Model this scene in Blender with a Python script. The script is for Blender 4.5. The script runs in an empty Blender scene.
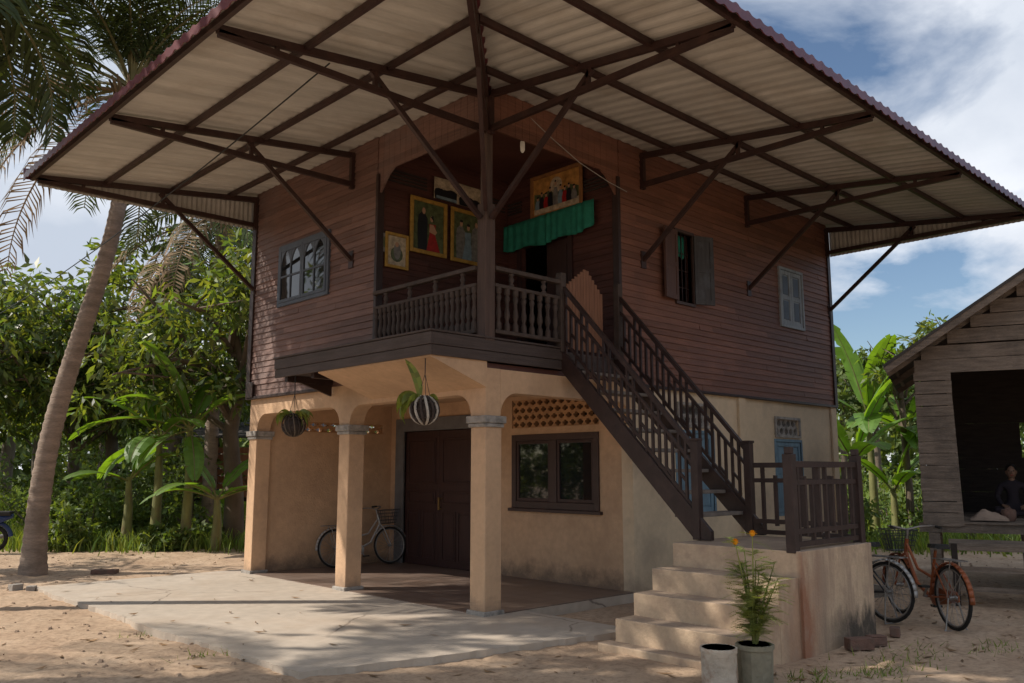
import bpy, math, random
import numpy as np
from mathutils import Vector, Matrix, noise as mnoise
R = math.radians
S = bpy.context.scene
COL = S.collection

# ------------------------------------------------------------------ camera, sky, sun, exposure
cam_d = bpy.data.cameras.new("camera"); cam = bpy.data.objects.new("camera", cam_d); COL.objects.link(cam)
cam.location = (-6.9881, -7.7584, 1.6978)
YAW, PITCH = 0.8067, 0.1493
cam.rotation_euler = (math.pi/2 + PITCH, 0, YAW - math.pi/2)
cam_d.sensor_width = 36; cam_d.lens = 857.02/1024*36
cam_d.clip_start = 0.05; cam_d.clip_end = 4000
S.camera = cam
SUN_EL, SUN_AZ = R(41), math.atan2(0.678, -0.735)      # azimuth measured from +X towards +Y
sd = Vector((math.cos(SUN_EL)*math.cos(SUN_AZ), math.cos(SUN_EL)*math.sin(SUN_AZ), math.sin(SUN_EL)))
sun_d = bpy.data.lights.new("sun", 'SUN'); sun = bpy.data.objects.new("sun", sun_d); COL.objects.link(sun)
sun_d.energy = 4.6; sun_d.angle = R(0.55); sun_d.color = (1.0, 0.92, 0.80)
sun.rotation_euler = sd.to_track_quat('Z', 'Y').to_euler(); sun.location = (-20, 20, 25)
W = bpy.data.worlds.new("World"); S.world = W; W.use_nodes = True
def build_world():
    nt = W.node_tree; N = nt.nodes; L = nt.links; N.clear()
    out = N.new('ShaderNodeOutputWorld'); bg = N.new('ShaderNodeBackground'); bg.inputs['Strength'].default_value = 0.10
    sky = N.new('ShaderNodeTexSky'); sky.sky_type = 'NISHITA'; sky.sun_disc = False
    sky.sun_elevation = SUN_EL; sky.sun_rotation = math.pi/2 - SUN_AZ
    sky.air_density = 1.0; sky.dust_density = 0.4; sky.ozone_density = 2.2
    tc = N.new('ShaderNodeTexCoord'); sep = N.new('ShaderNodeSeparateXYZ'); L.new(tc.outputs['Generated'], sep.inputs[0])
    mx = N.new('ShaderNodeMath'); mx.operation = 'MAXIMUM'; mx.inputs[1].default_value = 0.0; L.new(sep.outputs['Z'], mx.inputs[0])
    ad = N.new('ShaderNodeMath'); ad.operation = 'ADD'; ad.inputs[1].default_value = 0.45; L.new(mx.outputs[0], ad.inputs[0])
    cmb = N.new('ShaderNodeCombineXYZ')
    for i, a in enumerate(('X', 'Y')):
        d = N.new('ShaderNodeMath'); d.operation = 'DIVIDE'; L.new(sep.outputs[a], d.inputs[0]); L.new(ad.outputs[0], d.inputs[1]); L.new(d.outputs[0], cmb.inputs[i])
    mp = N.new('ShaderNodeMapping'); mp.inputs['Location'].default_value = (5.5, 5.5, 1.1); L.new(cmb.outputs[0], mp.inputs[0])
    n1 = N.new('ShaderNodeTexNoise'); n1.inputs['Scale'].default_value = 1.6; n1.inputs['Detail'].default_value = 9; n1.inputs['Roughness'].default_value = 0.55; n1.inputs['Distortion'].default_value = 0.35
    L.new(mp.outputs[0], n1.inputs['Vector'])
    r1 = N.new('ShaderNodeValToRGB'); r1.color_ramp.elements[0].position = 0.45; r1.color_ramp.elements[1].position = 0.54; L.new(n1.outputs['Fac'], r1.inputs[0])
    n2 = N.new('ShaderNodeTexNoise'); n2.inputs['Scale'].default_value = 2.2; n2.inputs['Detail'].default_value = 6; L.new(mp.outputs[0], n2.inputs['Vector'])
    r2 = N.new('ShaderNodeValToRGB'); r2.color_ramp.elements[0].position = 0.38; r2.color_ramp.elements[1].position = 0.66
    r2.color_ramp.elements[0].color = (5.2, 5.8, 6.8, 1); r2.color_ramp.elements[1].color = (9.8, 10.0, 10.4, 1); L.new(n2.outputs['Fac'], r2.inputs[0])
    mix = N.new('ShaderNodeMix'); mix.data_type = 'RGBA'
    L.new(r1.outputs[0], mix.inputs['Factor']); L.new(sky.outputs[0], mix.inputs[6]); L.new(r2.outputs[0], mix.inputs[7])
    L.new(mix.outputs[2], bg.inputs['Color']); L.new(bg.outputs[0], out.inputs[0])
build_world()
vs = S.view_settings; vs.view_transform = 'Standard'; vs.look = 'None'; vs.gamma = 1; vs.exposure = 0.18; vs.use_curve_mapping = False
S.cycles.max_bounces = 6; S.cycles.glossy_bounces = 3; S.cycles.diffuse_bounces = 3; S.cycles.transparent_max_bounces = 8
S.cycles.use_denoising = True

random.seed(7); rng = np.random.default_rng(7)

# ------------------------------------------------------------------ materials
MATS = {}
def mat(name, col, rough=0.7, var=0.0, vscale=6.0, stretch=(1, 1, 1), bump=0.0, bscale=30.0, metal=0.0, spec=0.4,
        dirt=None, dirt_amt=0.0, dscale=1.2, translucent=0.0, island=0.0, hue=0.0, fine=0.0, trans_col=None, boards=0.0, low=None):
    m = bpy.data.materials.new(name); m.use_nodes = True; nt = m.node_tree; N = nt.nodes; L = nt.links
    b = N['Principled BSDF']; b.inputs['Roughness'].default_value = rough; b.inputs['Metallic'].default_value = metal
    b.inputs['Specular IOR Level'].default_value = spec
    geo = N.new('ShaderNodeNewGeometry'); tc = N.new('ShaderNodeTexCoord')
    mp = N.new('ShaderNodeMapping'); mp.inputs['Scale'].default_value = stretch; L.new(geo.outputs['Position'], mp.inputs[0])
    rgb = N.new('ShaderNodeRGB'); rgb.outputs[0].default_value = (*col, 1); cur = rgb.outputs[0]
    def mixc(kind, fac, a, bcol):
        x = N.new('ShaderNodeMix'); x.data_type = 'RGBA'; x.blend_type = kind
        if isinstance(fac, float): x.inputs['Factor'].default_value = fac
        else: L.new(fac, x.inputs['Factor'])
        L.new(a, x.inputs[6])
        if isinstance(bcol, tuple): x.inputs[7].default_value = (*bcol, 1)
        else: L.new(bcol, x.inputs[7])
        return x.outputs[2]
    def noise(scale, detail=5, vec=None, rough_=0.55):
        n = N.new('ShaderNodeTexNoise'); n.inputs['Scale'].default_value = scale; n.inputs['Detail'].default_value = detail; n.inputs['Roughness'].default_value = rough_
        L.new(vec if vec else mp.outputs[0], n.inputs['Vector']); return n.outputs['Fac']
    def ramp(v, p0, p1, c0=0.0, c1=1.0):
        r = N.new('ShaderNodeMapRange'); r.inputs[1].default_value = p0; r.inputs[2].default_value = p1; r.inputs[3].default_value = c0; r.inputs[4].default_value = c1; r.clamp = True
        L.new(v, r.inputs[0]); return r.outputs[0]
    def gray(v):
        c = N.new('ShaderNodeCombineColor'); [L.new(v, c.inputs[i]) for i in range(3)]; return c.outputs[0]
    if var: cur = mixc('MULTIPLY', 1.0, cur, gray(ramp(noise(vscale), 0.25, 0.75, 1-var, 1+var)))
    if fine: cur = mixc('MULTIPLY', 1.0, cur, gray(ramp(noise(vscale*9, 3), 0.3, 0.7, 1-fine, 1+fine)))
    if boards:
        sp = N.new('ShaderNodeSeparateXYZ'); L.new(geo.outputs['Position'], sp.inputs[0])
        def mth(op, a, bb):
            q = N.new('ShaderNodeMath'); q.operation = op; L.new(a, q.inputs[0])
            if isinstance(bb, (int, float)): q.inputs[1].default_value = bb
            else: L.new(bb, q.inputs[1])
            return q.outputs[0]
        row = mth('FLOOR', mth('DIVIDE', mth('SUBTRACT', sp.outputs['Z'], 2.95), 0.098), 0)
        xy = mth('ADD', sp.outputs['X'], sp.outputs['Y'])
        colm = mth('FLOOR', mth('DIVIDE', mth('ADD', xy, mth('MULTIPLY', row, 1.37)), 3.1), 0)
        cb = N.new('ShaderNodeCombineXYZ'); L.new(row, cb.inputs[0]); L.new(colm, cb.inputs[1])
        wn = N.new('ShaderNodeTexWhiteNoise'); L.new(cb.outputs[0], wn.inputs['Vector'])
        cur = mixc('MULTIPLY', 1.0, cur, gray(ramp(wn.outputs['Value'], 0, 1, 1-boards, 1+boards)))
    if dirt:
        cur = mixc('MIX', ramp(noise(dscale, 7, geo.outputs['Position'], 0.65), 0.5, 0.68, 0, dirt_amt), cur, dirt)
    if low:                                            # splash dirt with its own ragged edge, near the ground: (z_top, colour, amount)
        sp2 = N.new('ShaderNodeSeparateXYZ'); L.new(geo.outputs['Position'], sp2.inputs[0])
        q = N.new('ShaderNodeMath'); q.operation = 'MULTIPLY_ADD'; q.inputs[1].default_value = -low[0]*1.6; L.new(noise(3.2, 8, geo.outputs['Position'], 0.7), q.inputs[0]); L.new(sp2.outputs['Z'], q.inputs[2])
        cur = mixc('MIX', ramp(q.outputs[0], -low[0]*0.75, -low[0]*0.2, low[2], 0), cur, low[1])
    if island:
        hs = N.new('ShaderNodeHueSaturation'); L.new(cur, hs.inputs['Color'])
        L.new(ramp(geo.outputs['Random Per Island'], 0, 1, 1-island, 1+island), hs.inputs['Value'])
        if hue:
            wn = N.new('ShaderNodeTexWhiteNoise'); wn.noise_dimensions = '1D'; L.new(geo.outputs['Random Per Island'], wn.inputs['W'])
            L.new(ramp(wn.outputs['Value'], 0, 1, 0.5-hue, 0.5+hue*0.5), hs.inputs['Hue'])
        cur = hs.outputs[0]
    L.new(cur, b.inputs['Base Color'])
    if bump:
        bp = N.new('ShaderNodeBump'); bp.inputs['Strength'].default_value = min(1, bump); bp.inputs['Distance'].default_value = 0.02
        L.new(noise(bscale, 6), bp.inputs['Height']); L.new(bp.outputs[0], b.inputs['Normal'])
    if translucent:
        tr = N.new('ShaderNodeBsdfTranslucent')
        if trans_col:
            L.new(mixc('MULTIPLY', 1.0, cur, trans_col), tr.inputs['Color'])
        else: L.new(cur, tr.inputs['Color'])
        ms = N.new('ShaderNodeMixShader'); ms.inputs[0].default_value = translucent
        L.new(b.outputs[0], ms.inputs[1]); L.new(tr.outputs[0], ms.inputs[2]); L.new(ms.outputs[0], N['Material Output'].inputs[0])
    MATS[name] = m; return m

mat('siding', (0.175, 0.097, 0.077), 0.62, 0.28, 5, (0.5, 0.5, 9), 0.35, 14, boards=0.24, dirt=(0.185, 0.135, 0.125), dirt_amt=0.6, dscale=0.8, fine=0.12)
mat('side_siding', (0.190, 0.083, 0.054), 0.6, 0.28, 5, (0.5, 0.5, 9), 0.35, 14, boards=0.24, dirt=(0.14, 0.065, 0.05), dirt_amt=0.6, dscale=0.8, fine=0.12)
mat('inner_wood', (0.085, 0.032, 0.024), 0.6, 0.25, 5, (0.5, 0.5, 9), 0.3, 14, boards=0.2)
mat('ochre_plaster', (0.56, 0.365, 0.225), 0.85, 0.16, 1.3, bump=0.35, bscale=40, dirt=(0.40, 0.255, 0.16), dirt_amt=0.5, dscale=1.1, low=(0.5, (0.17, 0.118, 0.085), 0.85), fine=0.07)
mat('soffit_plaster', (0.30, 0.17, 0.095), 0.9, 0.2, 2, bump=0.2, dirt=(0.16, 0.10, 0.07), dirt_amt=0.6, dscale=1.5)
mat('peach_plaster', (0.60, 0.39, 0.24), 0.85, 0.10, 1.8, bump=0.25, bscale=40, dirt=(0.42, 0.275, 0.18), dirt_amt=0.6, dscale=1.6, low=(0.36, (0.27, 0.185, 0.13), 0.75), fine=0.05)
mat('beige_plaster', (0.64, 0.50, 0.345), 0.85, 0.15, 1.2, bump=0.25, bscale=40, dirt=(0.40, 0.31, 0.23), dirt_amt=0.6, dscale=1.0, low=(0.42, (0.27, 0.20, 0.15), 0.6), fine=0.05)
mat('vent_block', (0.50, 0.28, 0.14), 0.85, 0.15, 4, bump=0.2, dirt=(0.22, 0.13, 0.08), dirt_amt=0.4, dscale=6)
mat('cap_cement', (0.34, 0.31, 0.28), 0.9, 0.35, 9, bump=0.5, bscale=40, dirt=(0.12, 0.11, 0.10), dirt_amt=0.7, dscale=7)
mat('steel', (0.040, 0.019, 0.016), 0.5, 0.25, 6, bump=0.08, dirt=(0.09, 0.042, 0.03), dirt_amt=0.4, dscale=5)
mat('roof_under', (0.51, 0.485, 0.445), 0.5, 0.22, 1.6, (0.3, 3.0, 1), dirt=(0.36, 0.31, 0.255), dirt_amt=0.55, dscale=1.1, fine=0.06)
mat('roof_under_side', (0.51, 0.485, 0.445), 0.5, 0.22, 1.6, (3.0, 0.3, 1), dirt=(0.36, 0.31, 0.255), dirt_amt=0.55, dscale=1.1, fine=0.06)
mat('roof_top', (0.105, 0.020, 0.028), 0.36, 0.2, 3, dirt=(0.2, 0.08, 0.08), dirt_amt=0.3, dscale=3, spec=0.6)
mat('dark_wood', (0.035, 0.018, 0.015), 0.5, 0.3, 7, (1, 1, 0.6), 0.15, 25, dirt=(0.075, 0.045, 0.037), dirt_amt=0.35, dscale=5)
mat('grey_wood', (0.068, 0.048, 0.040), 0.75, 0.35, 8, (1, 1, 1), 0.3, 30, dirt=(0.07, 0.045, 0.035), dirt_amt=0.6, dscale=6)
mat('deck_wood', (0.072, 0.052, 0.046), 0.7, 0.3, 4, (0.5, 0.5, 8), 0.35, 18, dirt=(0.05, 0.033, 0.026), dirt_amt=0.6, dscale=2)
mat('post_wood', (0.085, 0.053, 0.042), 0.7, 0.3, 4, (6, 6, 0.5), 0.3, 18, dirt=(0.06, 0.035, 0.03), dirt_amt=0.5, dscale=3)
mat('gate_wood', (0.25, 0.115, 0.065), 0.65, 0.25, 5, (6, 6, 0.5), 0.25, 18)
mat('tread_wood', (0.20, 0.165, 0.14), 0.8, 0.3, 6, bump=0.3, bscale=30)
mat('door_wood', (0.046, 0.021, 0.018), 0.42, 0.25, 5, (6, 6, 0.6), 0.12, 22)
mat('frame_grey', (0.15, 0.145, 0.145), 0.75, 0.2, 5, bump=0.2, dirt=(0.11, 0.10, 0.10), dirt_amt=0.5, dscale=3)
mat('window_grey', (0.085, 0.10, 0.13), 0.6, 0.2, 5, bump=0.1)
mat('shutter_brown', (0.10, 0.048, 0.036), 0.6, 0.25, 5, (6, 6, 0.5), 0.25, 18)
mat('shutter_dark', (0.06, 0.055, 0.056), 0.7, 0.3, 5, (6, 6, 0.5), 0.25, 18, dirt=(0.11, 0.12, 0.13), dirt_amt=0.5, dscale=4)
mat('frame_dark', (0.060, 0.034, 0.028), 0.5, 0.2, 5, bump=0.1)
mat('shutter_blue', (0.27, 0.34, 0.38), 0.75, 0.2, 5, (3, 3, 0.6), 0.2, 20, dirt=(0.15, 0.17, 0.18), dirt_amt=0.5, dscale=5)
mat('shutter_grey', (0.30, 0.32, 0.345), 0.75, 0.2, 5, (3, 3, 0.6), 0.2, 20, dirt=(0.14, 0.13, 0.13), dirt_amt=0.5, dscale=5)
mat('door_blue', (0.15, 0.24, 0.31), 0.65, 0.2, 4, (3, 3, 0.6), 0.15, 20, dirt=(0.09, 0.12, 0.15), dirt_amt=0.5, dscale=4)
mat('glass', (0.012, 0.014, 0.016), 0.03, spec=0.9)
mat('brass', (0.6, 0.45, 0.2), 0.35, metal=1.0)
mat('concrete', (0.47, 0.40, 0.33), 0.85, 0.10, 0.7, bump=0.25, bscale=60, dirt=(0.37, 0.29, 0.22), dirt_amt=0.65, dscale=0.75, fine=0.09)
mat('steps_cement', (0.54, 0.40, 0.275), 0.85, 0.12, 2.2, bump=0.3, bscale=45, dirt=(0.36, 0.24, 0.17), dirt_amt=0.5, dscale=2.0, fine=0.07)
mat('stain', (0.16, 0.125, 0.10), 0.9, 0.3, 6)
mat('stone_grey', (0.3, 0.27, 0.24), 0.9, 0.3, 8, bump=0.5, bscale=30)
mat('brick', (0.15, 0.085, 0.065), 0.9, 0.3, 12, bump=0.4, bscale=50, dirt=(0.12, 0.1, 0.08), dirt_amt=0.6, dscale=9)
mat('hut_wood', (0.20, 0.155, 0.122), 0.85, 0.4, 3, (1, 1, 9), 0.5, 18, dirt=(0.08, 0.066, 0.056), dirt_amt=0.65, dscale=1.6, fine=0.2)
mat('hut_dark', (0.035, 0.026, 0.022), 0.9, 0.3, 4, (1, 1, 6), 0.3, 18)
mat('hut_roof', (0.06, 0.052, 0.048), 0.8, 0.3, 4, bump=0.4, bscale=20)
mat('palm_bark', (0.255, 0.195, 0.155), 0.9, 0.3, 2.0, (1, 1, 7), 0.9, 5, dirt=(0.13, 0.10, 0.08), dirt_amt=0.6, dscale=2.5, fine=0.2)
mat('bark', (0.13, 0.10, 0.075), 0.95, 0.35, 5, (1, 1, 0.4), 0.8, 14)
TC = (1.9, 1.7, 0.5)
mat('palm_leaf', (0.050, 0.072, 0.026), 0.45, island=0.45, hue=0.02, translucent=0.2, trans_col=TC, spec=0.22)
mat('dead_leaf', (0.23, 0.155, 0.085), 0.85, island=0.4, translucent=0.2)
mat('rachis', (0.16, 0.14, 0.05), 0.6, 0.3, 4)
mat('coconut', (0.17, 0.10, 0.04), 0.7, 0.3, 6)
mat('mango_leaf', (0.095, 0.145, 0.046), 0.38, island=0.55, hue=0.05, translucent=0.42, trans_col=(2.3, 2.0, 0.5), spec=0.5)
mat('bush_leaf', (0.105, 0.162, 0.048), 0.5, island=0.5, hue=0.03, translucent=0.35, trans_col=(2.0, 1.8, 0.45), spec=0.4)
mat('far_leaf', (0.095, 0.135, 0.042), 0.6, island=0.45, hue=0.03, translucent=0.3, trans_col=(1.8, 1.7, 0.5), spec=0.3)
mat('banana_leaf', (0.115, 0.215, 0.045), 0.5, 0.25, 2.0, island=0.12, translucent=0.42, trans_col=(2.3, 2.1, 0.35), spec=0.5)
mat('banana_stem', (0.17, 0.17, 0.06), 0.7, 0.4, 3, (2, 2, 0.6), 0.3, 12, dirt=(0.15, 0.085, 0.045), dirt_amt=0.8, dscale=2.5)
mat('grass_blade', (0.15, 0.22, 0.05), 0.6, island=0.5, hue=0.04, translucent=0.35, trans_col=(1.7, 1.6, 0.5))
mat('dry_leaf', (0.20, 0.12, 0.06), 0.9, island=0.5)
mat('orchid_leaf', (0.16, 0.20, 0.045), 0.5, island=0.35, hue=0.03, translucent=0.35, trans_col=(1.6, 1.5, 0.5))
mat('husk_dark', (0.05, 0.036, 0.03), 0.85, 0.4, 20)
mat('husk_pale', (0.42, 0.38, 0.33), 0.8, 0.3, 20)
mat('wire', (0.03, 0.03, 0.03), 0.5, metal=0.5)
mat('pale_wire', (0.35, 0.33, 0.3), 0.6)
mat('white_plastic', (0.75, 0.73, 0.68), 0.35)
mat('green_cloth', (0.030, 0.25, 0.175), 0.9, 0.25, 9, translucent=0.25)
mat('gold_frame', (0.42, 0.24, 0.05), 0.4, 0.3, 14, metal=0.25, bump=0.3, bscale=60)
mat('brown_frame', (0.26, 0.12, 0.045), 0.45, 0.3, 10)
mat('pic_green', (0.085, 0.10, 0.045), 0.3, 0.6, 14)
mat('pic_grey', (0.17, 0.16, 0.15), 0.3, 0.5, 14)
mat('pic_pale', (0.42, 0.34, 0.24), 0.3, 0.5, 16)
mat('pic_orange', (0.42, 0.21, 0.06), 0.3, 0.55, 9)
mat('pic_black', (0.012, 0.012, 0.016), 0.4)
mat('pic_red', (0.30, 0.016, 0.014), 0.4, 0.3, 20)
mat('pic_skin', (0.42, 0.24, 0.15), 0.5)
mat('pic_blue', (0.16, 0.22, 0.26), 0.4, 0.3, 14)
mat('tyre', (0.018, 0.017, 0.016), 0.85, 0.3, 20)
mat('chrome', (0.30, 0.29, 0.28), 0.45, metal=0.6, dirt=(0.2, 0.12, 0.07), dirt_amt=0.6, dscale=14)
mat('orange_paint', (0.27, 0.075, 0.026), 0.42, 0.2, 12, dirt=(0.14, 0.055, 0.03), dirt_amt=0.5, dscale=14)
mat('silver_paint', (0.42, 0.41, 0.40), 0.4, 0.2, 12, metal=0.3, dirt=(0.2, 0.16, 0.12), dirt_amt=0.5, dscale=12)
mat('dark_paint', (0.03, 0.03, 0.034), 0.4, 0.2, 12)
mat('blue_paint', (0.02, 0.04, 0.12), 0.3, 0.2, 12)
mat('black_rubber', (0.02, 0.019, 0.018), 0.7)
mat('skin', (0.23, 0.13, 0.085), 0.6)
mat('hair', (0.012, 0.010, 0.009), 0.6)
mat('dark_shirt', (0.025, 0.018, 0.024), 0.9)
mat('cream_cloth', (0.30, 0.22, 0.17), 0.9, 0.2, 5)
mat('pot_paint', (0.52, 0.47, 0.40), 0.85, 0.3, 5, bump=0.5, bscale=30, dirt=(0.24, 0.12, 0.07), dirt_amt=0.95, dscale=4)
mat('pot_cement', (0.25, 0.23, 0.17), 0.9, 0.4, 5, bump=0.5, bscale=30, dirt=(0.11, 0.11, 0.07), dirt_amt=0.7, dscale=5)
mat('soil', (0.05, 0.035, 0.025), 1.0, 0.4, 20)
mat('marigold_leaf', (0.27, 0.32, 0.10), 0.6, island=0.4, hue=0.03, translucent=0.35, trans_col=(1.6, 1.5, 0.5))
mat('marigold', (0.85, 0.38, 0.01), 0.7, island=0.2)
def floor_tile_mat():
    m = mat('floor_tile', (0.21, 0.155, 0.128), 0.38, 0.15, 2.5, bump=0.05, dirt=(0.26, 0.185, 0.14), dirt_amt=0.5, dscale=1.1)
    nt = m.node_tree; N = nt.nodes; L = nt.links; b = N['Principled BSDF']; src = b.inputs['Base Color'].links[0].from_socket
    geo = N.new('ShaderNodeNewGeometry'); br = N.new('ShaderNodeTexBrick'); br.offset = 0; br.inputs['Scale'].default_value = 1
    br.inputs['Brick Width'].default_value = 0.3; br.inputs['Row Height'].default_value = 0.3; br.inputs['Mortar Size'].default_value = 0.006
    br.inputs['Color1'].default_value = (1, 1, 1, 1); br.inputs['Color2'].default_value = (0.8, 0.75, 0.72, 1); br.inputs['Mortar'].default_value = (0.45, 0.42, 0.4, 1)
    L.new(geo.outputs['Position'], br.inputs['Vector'])
    x = N.new('ShaderNodeMix'); x.data_type = 'RGBA'; x.blend_type = 'MULTIPLY'; x.inputs['Factor'].default_value = 1
    L.new(src, x.inputs[6]); L.new(br.outputs['Color'], x.inputs[7]); L.new(x.outputs[2], b.inputs['Base Color'])
floor_tile_mat()
def ground_mat():
    m = bpy.data.materials.new('ground'); m.use_nodes = True; nt = m.node_tree; N = nt.nodes; L = nt.links; b = N['Principled BSDF']
    b.inputs['Roughness'].default_value = 0.95; b.inputs['Specular IOR Level'].default_value = 0.15
    geo = N.new('ShaderNodeNewGeometry')
    def noise(sc, det=7, ro=0.6):
        n = N.new('ShaderNodeTexNoise'); n.inputs['Scale'].default_value = sc; n.inputs['Detail'].default_value = det; n.inputs['Roughness'].default_value = ro; L.new(geo.outputs['Position'], n.inputs['Vector']); return n.outputs['Fac']
    def ramp(v, stops):
        r = N.new('ShaderNodeValToRGB'); e = r.color_ramp.elements
        while len(e) < len(stops): e.new(0.5)
        for k, (p, c) in zip(e, stops): k.position = p; k.color = (*c, 1)
        L.new(v, r.inputs[0]); return r.outputs[0]
    base = ramp(noise(0.9), [(0.3, (0.37, 0.255, 0.175)), (0.5, (0.455, 0.33, 0.232)), (0.7, (0.51, 0.385, 0.28))])
    fine = ramp(noise(14, 6, 0.7), [(0.3, (0.62, 0.6, 0.58)), (0.52, (1, 1, 1)), (0.75, (1.15, 1.13, 1.1))])
    x = N.new('ShaderNodeMix'); x.data_type = 'RGBA'; x.blend_type = 'MULTIPLY'; x.inputs['Factor'].default_value = 1; L.new(base, x.inputs[6]); L.new(fine, x.inputs[7])
    # grass cover: beyond the yard
    sp = N.new('ShaderNodeSeparateXYZ'); L.new(geo.outputs['Position'], sp.inputs[0])
    def mth(op, a, bb):
        q = N.new('ShaderNodeMath'); q.operation = op
        for i, v in enumerate((a, bb)):
            if isinstance(v, (int, float)): q.inputs[i].default_value = v
            else: L.new(v, q.inputs[i])
        return q.outputs[0]
    g1 = mth('SUBTRACT', mth('ADD', sp.outputs['X'], sp.outputs['Y']), 13.2)
    g1 = mth('ADD', g1, mth('MULTIPLY', mth('SUBTRACT', noise(0.8), 0.5), 5.0))
    cl = mth('MINIMUM', mth('MAXIMUM', g1, 0.0), 1.0)
    gr = ramp(noise(3, 6), [(0.3, (0.035, 0.05, 0.014)), (0.7, (0.095, 0.12, 0.035))])
    y = N.new('ShaderNodeMix'); y.data_type = 'RGBA'; L.new(cl, y.inputs['Factor']); L.new(x.outputs[2], y.inputs[6]); L.new(gr, y.inputs[7])
    L.new(y.outputs[2], b.inputs['Base Color'])
    bp = N.new('ShaderNodeBump'); bp.inputs['Strength'].default_value = 0.7; bp.inputs['Distance'].default_value = 0.03
    L.new(noise(11, 9, 0.68), bp.inputs['Height']); L.new(bp.outputs[0], b.inputs['Normal'])
    MATS['ground'] = m
ground_mat()

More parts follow.
